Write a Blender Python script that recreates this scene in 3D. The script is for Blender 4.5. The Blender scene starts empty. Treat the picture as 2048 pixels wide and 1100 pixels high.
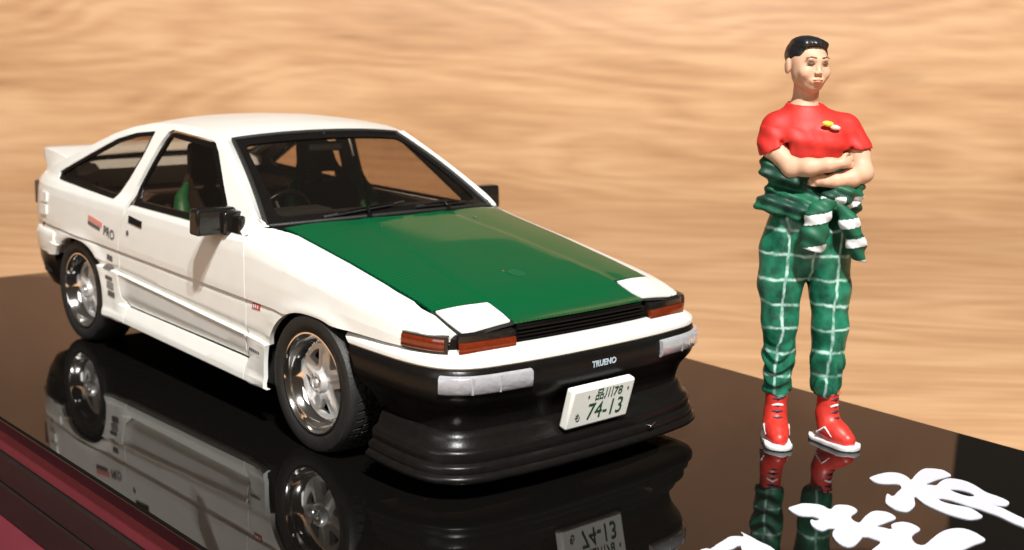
import bpy, bmesh, math, random
import numpy as np
from mathutils import Vector, Matrix
from mathutils.geometry import tessellate_polygon
random.seed(7); rng = np.random.default_rng(5)
S = bpy.context.scene
COL = S.collection
# ---------------------------------------------------------------- camera
cam = bpy.data.cameras.new('camera'); cam_o = bpy.data.objects.new('camera', cam); COL.objects.link(cam_o)
CX = Vector((0.66992487, 0.74180888, 0.03033562)); CD = Vector((0.16474194, -0.10868811, -0.98033004)); CF = Vector((-0.72392041, 0.66174502, -0.19501991))
CP = Vector((5.70350977, -3.76856708, 1.86785274))
m = Matrix((CX, -CD, -CF)).transposed().to_4x4(); m.translation = CP
cam_o.matrix_world = m
cam.sensor_width = 36; cam.lens = 44.93; cam.clip_start = .05; cam.clip_end = 200
cam.dof.use_dof = True; cam.dof.focus_distance = 5.3; cam.dof.aperture_fstop = 1.5
S.camera = cam_o
# ---------------------------------------------------------------- world, lamps, exposure
W_ = bpy.data.worlds.new('World'); S.world = W_; W_.use_nodes = True
nt = W_.node_tree; bg = nt.nodes['Background']
tc = nt.nodes.new('ShaderNodeTexCoord'); sx = nt.nodes.new('ShaderNodeSeparateXYZ'); rp = nt.nodes.new('ShaderNodeValToRGB')
nt.links.new(tc.outputs['Generated'], sx.inputs[0]); nt.links.new(sx.outputs['Z'], rp.inputs[0]); nt.links.new(rp.outputs[0], bg.inputs[0])
rp.color_ramp.elements[0].position = 0.0; rp.color_ramp.elements[0].color = (.10, .075, .055, 1)
rp.color_ramp.elements[1].position = 1.0; rp.color_ramp.elements[1].color = (.17, .15, .13, 1)
bg.inputs[1].default_value = .45
S.view_settings.view_transform = 'Standard'; S.view_settings.look = 'None'; S.view_settings.exposure = 0; S.view_settings.gamma = 1
def lamp(name, direction, dist, strength, radius, color, target=(1, 0, .4)):
    l = bpy.data.lights.new(name, 'POINT'); l.energy = strength * 4 * math.pi * dist * dist; l.shadow_soft_size = radius; l.color = color
    o = bpy.data.objects.new(name, l); COL.objects.link(o); o.location = Vector(target) + Vector(direction).normalized() * dist; return o
lamp('ceiling_spotlight', (.52, -.34, .80), 36, 4.1, .42, (1, .985, .95))
lamp('ceiling_spotlight', (.59, -.30, .77), 36, 2.5, .38, (1, .985, .95))
fl = bpy.data.lights.new('fill_light', 'AREA'); fl.energy = 260; fl.size = 5; fl.color = (1, .98, .96)  # soft fill lamp added out of view, stands in for ambient light
fo = bpy.data.objects.new('fill_light', fl); COL.objects.link(fo); fo.location = (4, -10, 5)
fo.rotation_euler = (Vector((0, 0, .5)) - fo.location).to_track_quat('-Z', 'Y').to_euler()
# ---------------------------------------------------------------- materials
def srgb(r, g, b):
    f = lambda c: (c / 255 / 12.92) if c / 255 <= .04045 else ((c / 255 + .055) / 1.055) ** 2.4
    return (f(r), f(g), f(b), 1)
def new_mat(name):
    mt = bpy.data.materials.new(name); mt.use_nodes = True
    return mt, mt.node_tree, mt.node_tree.nodes['Principled BSDF']
def mat(name, col, rough=.4, metal=0, coat=0, var=.0, vscale=30, bump=0, bscale=120, trans=0, ior=1.5, spec=.5, coat_r=.05, alpha=1):
    mt, t, b = new_mat(name)
    b.inputs['Base Color'].default_value = (*col[:3], 1); b.inputs['Roughness'].default_value = rough; b.inputs['Metallic'].default_value = metal
    b.inputs['Coat Weight'].default_value = coat; b.inputs['Coat Roughness'].default_value = coat_r
    b.inputs['Transmission Weight'].default_value = trans; b.inputs['IOR'].default_value = ior; b.inputs['Specular IOR Level'].default_value = spec
    c = t.nodes.new('ShaderNodeTexCoord')
    if var:
        n = t.nodes.new('ShaderNodeTexNoise'); n.inputs['Scale'].default_value = vscale; n.inputs['Detail'].default_value = 4
        t.links.new(c.outputs['Object'], n.inputs['Vector'])
        mx = t.nodes.new('ShaderNodeMixRGB'); mx.blend_type = 'MULTIPLY'; mx.inputs[0].default_value = 1
        r = t.nodes.new('ShaderNodeValToRGB'); r.color_ramp.elements[0].position = .3; r.color_ramp.elements[1].position = .7
        r.color_ramp.elements[0].color = (1 - var, 1 - var, 1 - var, 1); r.color_ramp.elements[1].color = (1 + 0, 1, 1, 1)
        t.links.new(n.outputs[0], r.inputs[0]); mx.inputs[1].default_value = (*col[:3], 1)
        t.links.new(r.outputs[0], mx.inputs[2]); t.links.new(mx.outputs[0], b.inputs['Base Color'])
    if bump:
        n = t.nodes.new('ShaderNodeTexNoise'); n.inputs['Scale'].default_value = bscale; n.inputs['Detail'].default_value = 2
        t.links.new(c.outputs['Object'], n.inputs['Vector'])
        bp = t.nodes.new('ShaderNodeBump'); bp.inputs['Strength'].default_value = bump; bp.inputs['Distance'].default_value = .01
        t.links.new(n.outputs[0], bp.inputs['Height']); t.links.new(bp.outputs[0], b.inputs['Normal'])
    return mt
M = {}
M['white'] = mat('white_model_paint', (.735, .73, .685), .30, coat=.35, var=.04, vscale=9, bump=.03, bscale=60, coat_r=.18)
M['black'] = mat('satin_black_plastic', (.007, .006, .0055), .30, spec=.22, var=.3, bump=.06, bscale=90)
M['gloss'] = mat('gloss_black_plastic', (.010, .009, .008), .12, bump=.04, bscale=40)
M['rubber'] = mat('black_rubber', (.016, .015, .014), .55, var=.3, bump=.25, bscale=150)
M['dark'] = mat('dark_interior_plastic', (.105, .064, .049), .5, var=.2)  # brown raised to stand in for the reflected haze on the windows
M['void'] = mat('flat_black_chassis', (.008, .007, .006), .8)
M['chrome'] = mat('bright_chrome', (.86, .84, .81), .10, metal=1)
M['silver'] = mat('silver_wheel_paint', (.66, .655, .64), .30, metal=.45, bump=.05, bscale=80)
M['orange'] = mat('smoked_orange_lens', (.17, .022, .006), .12, coat=.6, var=.35, vscale=60)
M['redlens'] = mat('dark_red_lens', (.25, .008, .006), .12, coat=.5)
M['clear'] = mat('frosted_clear_lens', (.66, .65, .69), .22, coat=.8, var=.12, vscale=25, bump=.35, bscale=45, trans=.5, ior=1.35)
M['wall'] = mat('dull_brown_reflection_wall', (.54, .29, .16), .8, var=.4, vscale=.22)
M['plate'] = mat('white_plate', (.82, .81, .75), .3)
M['ink_green'] = mat('dark_green_ink', (.02, .09, .045), .5, var=.4, vscale=200)
M['ink_grey'] = mat('grey_ink', (.11, .10, .10), .5, var=.3, vscale=200)
M['ink_black'] = mat('black_ink', (.03, .028, .028), .5)
M['ink_red'] = mat('red_ink', (.55, .055, .04), .5, var=.3, vscale=150)
M['ink_pink'] = mat('faded_red_ink', (.62, .22, .18), .5)
M['ink_white'] = mat('white_print', (.60, .61, .67), .35)
M['ink_pale'] = mat('pale_blue_grey_print', (.38, .46, .50), .4)
M['grey'] = mat('light_grey_trim', (.22, .21, .20), .4)
M['seatb'] = mat('brown_black_seat_shell', (.030, .020, .015), .5)
M['seatg'] = mat('green_seat_fabric', (.012, .11, .032), .5, var=.3)
M['cream'] = mat('beige_print', (.45, .33, .2), .6)
def glass_mat():
    mt, t, b = new_mat('brown_tinted_window')
    t.nodes.remove(b); out = t.nodes['Material Output']
    tr = t.nodes.new('ShaderNodeBsdfTransparent'); tr.inputs[0].default_value = (.80, .72, .64, 1)
    gl = t.nodes.new('ShaderNodeBsdfGlossy'); gl.inputs['Roughness'].default_value = .04; gl.inputs[0].default_value = (1, .97, .93, 1)
    lw = t.nodes.new('ShaderNodeLayerWeight'); lw.inputs[0].default_value = .5
    fr = t.nodes.new('ShaderNodeMath'); fr.operation = 'POWER'; t.links.new(lw.outputs['Facing'], fr.inputs[0]); fr.inputs[1].default_value = 5
    fr2 = t.nodes.new('ShaderNodeMath'); fr2.operation = 'MULTIPLY_ADD'; t.links.new(fr.outputs[0], fr2.inputs[0]); fr2.inputs[1].default_value = .92; fr2.inputs[2].default_value = .12; fr = fr2
    mx = t.nodes.new('ShaderNodeMixShader')
    n = t.nodes.new('ShaderNodeTexNoise'); n.inputs['Scale'].default_value = 3.0; c = t.nodes.new('ShaderNodeTexCoord')
    bp = t.nodes.new('ShaderNodeBump'); bp.inputs['Strength'].default_value = .12; bp.inputs['Distance'].default_value = .05
    t.links.new(c.outputs['Object'], n.inputs[0]); t.links.new(n.outputs[0], bp.inputs['Height']); t.links.new(bp.outputs[0], gl.inputs['Normal'])
    t.links.new(fr.outputs[0], mx.inputs[0]); t.links.new(tr.outputs[0], mx.inputs[1]); t.links.new(gl.outputs[0], mx.inputs[2]); t.links.new(mx.outputs[0], out.inputs[0])
    return mt
M['glass'] = glass_mat()
def math_node(t, op, a, b=None, c=None):
    n = t.nodes.new('ShaderNodeMath'); n.operation = op
    for i, v in enumerate((a, b, c)):
        if v is None: continue
        if isinstance(v, (int, float)): n.inputs[i].default_value = v
        else: t.links.new(v, n.inputs[i])
    return n.outputs[0]
def ramp(t, fac, stops):
    r = t.nodes.new('ShaderNodeValToRGB'); e = r.color_ramp.elements
    while len(e) < len(stops): e.new(.5)
    for i, (p, c) in enumerate(stops): e[i].position = p; e[i].color = (*c[:3], 1)
    t.links.new(fac, r.inputs[0]); return r.outputs[0]
def mixc(t, fac, a, b, mode='MIX'):
    n = t.nodes.new('ShaderNodeMixRGB'); n.blend_type = mode
    for i, v in enumerate((fac, a, b)):
        if isinstance(v, (int, float)): n.inputs[i].default_value = v
        elif isinstance(v, tuple): n.inputs[i].default_value = (*v[:3], 1)
        else: t.links.new(v, n.inputs[i])
    return n.outputs[0]
def noise(t, vec, scale, detail=3, rough=.5):
    n = t.nodes.new('ShaderNodeTexNoise'); n.inputs['Scale'].default_value = scale; n.inputs['Detail'].default_value = detail; n.inputs['Roughness'].default_value = rough
    t.links.new(vec, n.inputs['Vector']); return n.outputs[0]
def vmap(t, src, scale=(1, 1, 1), loc=(0, 0, 0), rot=(0, 0, 0)):
    n = t.nodes.new('ShaderNodeMapping'); n.inputs['Scale'].default_value = scale; n.inputs['Location'].default_value = loc; n.inputs['Rotation'].default_value = rot
    t.links.new(src, n.inputs[0]); return n.outputs[0]
def hood_mat():
    mt, t, b = new_mat('green_carbon_weave'); c = t.nodes.new('ShaderNodeTexCoord').outputs['Object']
    wob = noise(t, c, 3.0, 2); s = t.nodes.new('ShaderNodeSeparateXYZ'); t.links.new(c, s.inputs[0])
    v = math_node(t, 'SUBTRACT', math_node(t, 'MULTIPLY', s.outputs[0], .54), math_node(t, 'MULTIPLY', s.outputs[1], .84))
    v = math_node(t, 'ADD', v, math_node(t, 'MULTIPLY', wob, .05))
    w1 = math_node(t, 'SINE', math_node(t, 'MULTIPLY', v, 400.0))
    v2 = math_node(t, 'SUBTRACT', math_node(t, 'MULTIPLY', s.outputs[1], 1.0), math_node(t, 'MULTIPLY', s.outputs[0], .3))
    w2 = math_node(t, 'SINE', math_node(t, 'MULTIPLY', v2, 260.0))
    f = math_node(t, 'ADD', math_node(t, 'MULTIPLY', w1, .42), math_node(t, 'ADD', math_node(t, 'MULTIPLY', w2, .08), .5))
    col = ramp(t, f, [(0, (.0002, .052, .014)), (1, (.0006, .112, .036))])
    t.links.new(col, b.inputs['Base Color']); b.inputs['Roughness'].default_value = .38
    b.inputs['Coat Weight'].default_value = .62; b.inputs['Coat Roughness'].default_value = .06; b.inputs['Coat IOR'].default_value = 1.5; b.inputs['Specular IOR Level'].default_value = .08
    bp = t.nodes.new('ShaderNodeBump'); bp.inputs['Strength'].default_value = .25; bp.inputs['Distance'].default_value = .0012
    t.links.new(f, bp.inputs['Height']); t.links.new(bp.outputs[0], b.inputs['Normal'])
    return mt
M['carbon'] = hood_mat()
def base_mat():
    mt, t, b = new_mat('polished_black_acrylic'); c = t.nodes.new('ShaderNodeTexCoord').outputs['Object']
    b.inputs['IOR'].default_value = 1.5
    vo = t.nodes.new('ShaderNodeTexVoronoi'); vo.inputs['Scale'].default_value = 26; t.links.new(c, vo.inputs['Vector'])
    sp = math_node(t, 'MULTIPLY', ramp(t, vo.outputs['Distance'], [(.0, (1, 1, 1)), (.07, (0, 0, 0))]), ramp(t, noise(t, c, 6, 2), [(.56, (0, 0, 0)), (.66, (1, 1, 1))]))
    t.links.new(mixc(t, math_node(t, 'MULTIPLY', sp, .35), (.004, .0035, .003), (.25, .23, .20)), b.inputs['Base Color'])
    r = ramp(t, noise(t, c, 2.5, 5, .6), [(.35, (.012,) * 3), (.75, (.05,) * 3)]); t.links.new(r, b.inputs['Roughness'])
    bp = t.nodes.new('ShaderNodeBump'); bp.inputs['Strength'].default_value = .015; bp.inputs['Distance'].default_value = .05
    t.links.new(noise(t, c, 1.1, 1), bp.inputs['Height']); t.links.new(bp.outputs[0], b.inputs['Normal'])
    return mt
M['acrylic'] = base_mat()
def wood_mat():
    mt, t, b = new_mat('pale_oak_veneer'); uv = t.nodes.new('ShaderNodeUVMap').outputs[0]
    # uv: u = metres to the right, v = metres away along the board
    g = vmap(t, uv, (.13, .42, 1), (3.1, 2.4, 0), (0, 0, -.06))
    n1 = noise(t, g, 1.0, 2, .45)
    band = math_node(t, 'FRACT', math_node(t, 'MULTIPLY', n1, 15.0))
    band = math_node(t, 'ABSOLUTE', math_node(t, 'SUBTRACT', math_node(t, 'MULTIPLY', band, 2), 1))
    n2 = noise(t, vmap(t, uv, (.42, 4.2, 1), (0, 0, 0), (0, 0, -.05)), 1.0, 6, .7)
    n3 = noise(t, vmap(t, uv, (1.1, 15, 1), (0, 0, 0), (0, 0, -.07)), 1.0, 2, .5)
    n4 = noise(t, vmap(t, uv, (.35, .8, 1)), 1.0, 3, .5)
    f = math_node(t, 'ADD', math_node(t, 'MULTIPLY', band, .20), math_node(t, 'MULTIPLY', n2, .80))
    f = math_node(t, 'ADD', math_node(t, 'MULTIPLY', f, .62), math_node(t, 'ADD', math_node(t, 'MULTIPLY', n4, .42), math_node(t, 'MULTIPLY', n3, .26)))
    col = ramp(t, f, [(.37, (.27, .137, .064)), (.48, (.445, .245, .120)), (.62, (.55, .312, .160)), (.78, (.66, .405, .222))])
    knot = noise(t, vmap(t, uv, (.55, 2.2, 1), (7.3, 1.2, 0)), 1.0, 1, .3)
    k = ramp(t, knot, [(.74, (0, 0, 0)), (.80, (1, 1, 1))])
    col = mixc(t, math_node(t, 'MULTIPLY', k, .25), col, (.22, .12, .05))
    t.links.new(col, b.inputs['Base Color']); b.inputs['Roughness'].default_value = .5; b.inputs['Specular IOR Level'].default_value = .3
    return mt
M['wood'] = wood_mat()
M['pink'] = mat('glossy_pink_red_card', (.155, .026, .036), .35, var=.25, vscale=2.2)
M['cardblack'] = mat('matt_black_card', (.012, .009, .008), .45, var=.2)
# ---------------------------------------------------------------- helpers
def obj(name, verts, faces, mats, parent=None, smooth=True, angle=35, mi=None):
    me = bpy.data.meshes.new(name); me.from_pydata([tuple(map(float, v)) for v in verts], [], [tuple(map(int, f)) for f in faces])
    for mm in (mats if isinstance(mats, (list, tuple)) else [mats]): me.materials.append(mm)
    if mi is not None: me.polygons.foreach_set('material_index', np.asarray(mi, dtype=np.int32))
    me.polygons.foreach_set('use_smooth', [smooth] * len(me.polygons))
    if smooth and angle: me.set_sharp_from_angle(angle=math.radians(angle))
    me.update(); o = bpy.data.objects.new(name, me); COL.objects.link(o)
    if parent: o.parent = parent
    return o
def empty(name, loc=(0, 0, 0), rz=0):
    o = bpy.data.objects.new(name, None); COL.objects.link(o); o.location = loc; o.rotation_euler = (0, 0, rz); o.empty_display_size = .1; return o
def tag(o, label=None, cat=None, group=None, kind=None):
    for k, v in (('label', label), ('category', cat), ('group', group), ('kind', kind)):
        if v: o[k] = v
    return o
def bm_obj(name, bm, mats, parent=None, angle=35):
    bmesh.ops.recalc_face_normals(bm, faces=bm.faces); me = bpy.data.meshes.new(name); bm.to_mesh(me); bm.free()
    for mm in (mats if isinstance(mats, (list, tuple)) else [mats]): me.materials.append(mm)
    me.polygons.foreach_set('use_smooth', [True] * len(me.polygons)); me.set_sharp_from_angle(angle=math.radians(angle))
    o = bpy.data.objects.new(name, me); COL.objects.link(o)
    if parent: o.parent = parent
    return o
def rbox(name, c, size, r, mt, parent=None, rot=None, seg=3, taper=None):
    bm = bmesh.new(); bmesh.ops.create_cube(bm, size=1)
    for v in bm.verts:
        v.co = Vector((v.co.x * size[0], v.co.y * size[1], v.co.z * size[2]))
        if taper and v.co.z > 0: v.co.x *= taper[0]; v.co.y *= taper[1]
    if r: bmesh.ops.bevel(bm, geom=bm.edges[:], offset=r, segments=seg, profile=.5, affect='EDGES')
    Rm = rot if rot is not None else Matrix.Identity(3)
    for v in bm.verts: v.co = Rm @ v.co + Vector(c)
    o = bm_obj(name, bm, mt, parent, 50)
    if r: 
        big = sorted(o.data.polygons, key=lambda p: -p.area)[:6]
        for p in big: p.use_smooth = False
    return o
def tube(name, pts, rad, mt, parent=None, n=10, closed=False):
    P = [Vector(p) for p in pts]; R = rad if isinstance(rad, (list, tuple)) else [rad] * len(P)
    vs, fs = [], []; up0 = Vector((0, 0, 1)); N = len(P)
    for i, p in enumerate(P):
        d = (P[(i + 1) % N] - P[i - 1]) if closed else (P[min(i + 1, N - 1)] - P[max(i - 1, 0)])
        d.normalize(); a = d.cross(up0 if abs(d.z) < .95 else Vector((1, 0, 0))).normalized(); b = d.cross(a)
        for k in range(n):
            t = 2 * math.pi * k / n; vs.append(p + (a * math.cos(t) + b * math.sin(t)) * R[i])
    for i in range(N if closed else N - 1):
        j = (i + 1) % N
        for k in range(n): fs.append((i * n + k, i * n + (k + 1) % n, j * n + (k + 1) % n, j * n + k))
    if not closed: fs.append(tuple(range(n))[::-1]); fs.append(tuple((N - 1) * n + k for k in range(n)))
    return obj(name, vs, fs, mt, parent, angle=60)
def smooth_curve(pts, n, closed=False):
    """Catmull-Rom through pts, resampled to n points by arc length"""
    P = np.array(pts, float); N = len(P); out = []
    idx = range(N if closed else N - 1)
    for i in idx:
        p0 = P[i - 1] if (closed or i > 0) else 2 * P[0] - P[1]; p1 = P[i]; p2 = P[(i + 1) % N]
        p3 = P[(i + 2) % N] if (closed or i + 2 < N) else 2 * P[-1] - P[-2]
        for t in np.linspace(0, 1, 12, endpoint=False):
            out.append(.5 * ((2 * p1) + (-p0 + p2) * t + (2 * p0 - 5 * p1 + 4 * p2 - p3) * t * t + (-p0 + 3 * p1 - 3 * p2 + p3) * t ** 3))
    out.append(P[0] if closed else P[-1]); out = np.array(out)
    s = np.r_[0, np.cumsum(np.linalg.norm(np.diff(out, axis=0), axis=1))]
    q = np.linspace(0, s[-1], n + 1 if closed else n); r = np.stack([np.interp(q, s, out[:, k]) for k in range(out.shape[1])], 1)
    return r[:-1] if closed else r
def densify(poly, step):
    out = []; N = len(poly)
    for i in range(N):
        a = np.array(poly[i]); b = np.array(poly[(i + 1) % N]); k = max(1, int(np.linalg.norm(b - a) / step))
        for j in range(k): out.append(tuple(a + (b - a) * j / k))
    return out
def inset(poly, d):
    P = np.array(poly); N = len(P); area = .5 * sum(P[i][0] * P[(i + 1) % N][1] - P[(i + 1) % N][0] * P[i][1] for i in range(N)); sg = 1 if area > 0 else -1
    out = []
    for i in range(N):
        a, b, c = P[i - 1], P[i], P[(i + 1) % N]; e1 = (b - a) / (np.linalg.norm(b - a) + 1e-9); e2 = (c - b) / (np.linalg.norm(c - b) + 1e-9)
        n1 = np.array([-e1[1], e1[0]]) * sg; n2 = np.array([-e2[1], e2[0]]) * sg; bis = n1 + n2; L = np.dot(bis, n1)
        out.append(tuple(b + bis / max(L, .5) * d))
    return out
def rounded(poly, r, n=5):
    P = [np.array(p, float) for p in poly]; out = []; N = len(P)
    for i in range(N):
        a, b, c = P[i - 1], P[i], P[(i + 1) % N]; u = a - b; v = c - b; lu, lv = np.linalg.norm(u), np.linalg.norm(v); q = min(r, lu * .45, lv * .45)
        s, e = b + u / lu * q, b + v / lv * q
        for t in np.linspace(0, 1, n): out.append(tuple((1 - t) ** 2 * s + 2 * t * (1 - t) * b + t * t * e))
    return out
def panel(name, poly, holes, fmap, mats, parent, us, vs, thick, inward, flip=1, angle=28, both=False, mirror_name=None, lip=.003):
    """flat outline (with holes) cut along the given grid lines, mapped onto a surface, rims folded inward; optional mirrored twin"""
    loops = [poly] + holes; flat = [Vector((p[0], p[1], 0)) for l in loops for p in l]
    tris = tessellate_polygon([[Vector((p[0], p[1], 0)) for p in l] for l in loops])
    bm = bmesh.new(); bv = [bm.verts.new(v) for v in flat]
    for t in tris:
        try: bm.faces.new([bv[i] for i in t])
        except ValueError: pass
    for ax, vals in ((0, us), (1, vs)):
        no = Vector((1, 0, 0)) if ax == 0 else Vector((0, 1, 0))
        for q in vals:
            co = Vector((q, 0, 0)) if ax == 0 else Vector((0, q, 0))
            bmesh.ops.bisect_plane(bm, geom=bm.verts[:] + bm.edges[:] + bm.faces[:], plane_co=co, plane_no=no, dist=1e-5)
    bmesh.ops.remove_doubles(bm, verts=bm.verts[:], dist=1e-5)
    rim = [e for e in bm.edges if len(e.link_faces) == 1]
    uvp = {v: (v.co.x, v.co.y) for v in bm.verts}
    if thick:
        r1 = bmesh.ops.extrude_edge_only(bm, edges=rim); nv = [g for g in r1['geom'] if isinstance(g, bmesh.types.BMVert)]
        new_set = set(nv)
        for v in nv: uvp[v] = (v.co.x, v.co.y)
    else: new_set = set()
    for v in bm.verts:
        p = Vector(fmap(*uvp[v]));
        if v in new_set: p = p + Vector(inward(*uvp[v])) * thick
        v.co = p
    o = bm_obj(name, bm, mats, parent, angle)
    if both:
        me = o.data.copy(); co = np.zeros(len(me.vertices) * 3); me.vertices.foreach_get('co', co); co = co.reshape(-1, 3); co[:, 1] *= -1
        me.vertices.foreach_set('co', co.ravel()); me.flip_normals(); me.update()
        o2 = bpy.data.objects.new(mirror_name or name, me); COL.objects.link(o2); o2.parent = parent
        return o, o2
    return o
def mirror_of(o, parent=None):
    me = o.data.copy(); co = np.zeros(len(me.vertices) * 3); me.vertices.foreach_get('co', co); co = co.reshape(-1, 3); co[:, 1] *= -1
    me.vertices.foreach_set('co', co.ravel()); me.flip_normals(); me.update()
    o2 = bpy.data.objects.new(o.name.split('.')[0], me); COL.objects.link(o2); o2.parent = parent or o.parent; return o2
def text_obj(name, body, size, origin, xdir, ydir, mt, parent, depth=.002, xs=1.0, bold=0.0):
    cu = bpy.data.curves.new(name, 'FONT'); cu.body = body; cu.size = size; cu.extrude = depth; cu.align_x = 'CENTER'; cu.align_y = 'CENTER'; cu.offset = bold; cu.resolution_u = 3
    to = bpy.data.objects.new(name, cu); COL.objects.link(to); dg = bpy.context.evaluated_depsgraph_get(); me = bpy.data.meshes.new_from_object(to.evaluated_get(dg))
    COL.objects.unlink(to); bpy.data.objects.remove(to)
    x = Vector(xdir).normalized(); y = Vector(ydir).normalized(); z = x.cross(y).normalized(); y = z.cross(x)
    for v in me.vertices: v.co = Vector(origin) + x * v.co.x * xs + y * v.co.y + z * v.co.z
    me.materials.clear(); me.materials.append(mt); o = bpy.data.objects.new(name, me); COL.objects.link(o); o.parent = parent; return o
def sweep(name, plan, profile, mt, parent, closed_ends=True, angle=30, zshift=None, xend=None):
    """plan: Nx2 curve in xy (outward normal to the left-hand side of travel reversed), profile: list of (outward offset, z)"""
    P = np.array(plan); T = np.gradient(P, axis=0); T /= np.linalg.norm(T, axis=1)[:, None]; Nn = np.stack([T[:, 1], -T[:, 0]], 1)
    vs, fs = [], []; K = len(profile)
    for i in range(len(P)):
        dz = 0 if zshift is None else zshift(P[i])
        for off, z in profile: q = P[i] + Nn[i] * off; vs.append((q[0] if xend is None else max(q[0], xend(z)), q[1], z + dz))
    for i in range(len(P) - 1):
        for k in range(K - 1): fs.append((i * K + k, i * K + k + 1, (i + 1) * K + k + 1, (i + 1) * K + k))
    if closed_ends: fs.append(tuple(range(K))); fs.append(tuple((len(P) - 1) * K + k for k in range(K))[::-1])
    return obj(name, vs, fs, mt, parent, angle=angle)
def ip(a, b, x): return float(np.interp(x, a, b))
# ---------------------------------------------------------------- wooden surface (flat board that sweeps up behind the model)
def build_wood():
    g = Vector((-.738, .675, 0)); r = Vector((.675, .738, 0)); c0 = Vector((CP.x, CP.y, 0)); z0 = -.62
    prof = [(-3.0, z0), (16.6, z0)]; R = 4.4
    for a in np.linspace(0, math.radians(72), 32)[1:]: prof.append((16.6 + R * math.sin(a), z0 + R * (1 - math.cos(a))))
    a = math.radians(72); e = prof[-1]; prof.append((e[0] + .12 * math.cos(a), e[1] + .12 * math.sin(a)))
    arc = [0]
    for p, q in zip(prof, prof[1:]): arc.append(arc[-1] + math.dist(p, q))
    vs, fs, uvs = [], [], []; us = np.linspace(-18, 18, 37)
    for (s, z), al in zip(prof, arc):
        for u in us:
            vs.append(c0 + g * s + r * u + Vector((0, 0, z))); uvs.append((u, al))
    n = len(us)
    for i in range(len(prof) - 1):
        for k in range(n - 1): fs.append((i * n + k, i * n + k + 1, (i + 1) * n + k + 1, (i + 1) * n + k))
    o = obj('wooden_surface', vs, fs, M['wood'], angle=None)
    ul = o.data.uv_layers.new(name='UVMap')
    for l in o.data.loops: ul.data[l.index].uv = uvs[l.vertex_index]
    tag(o, kind='structure')
    # brown wall added out of view behind the wood for the glossy things to reflect
    w = [c0 + g * 24 + r * u + Vector((0, 0, z)) for u, z in ((-20, -.62), (8.8, -.62), (8.8, 8.2), (-20, 9.6))]
    w2 = [p + g * .3 for p in w]
    wl = obj('reflection_wall', w + w2, [(0, 1, 2, 3), (5, 4, 7, 6), (1, 5, 6, 2), (4, 0, 3, 7), (3, 2, 6, 7), (1, 0, 4, 5)], M['wall'], smooth=False); tag(wl, kind='structure')
build_wood()
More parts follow.
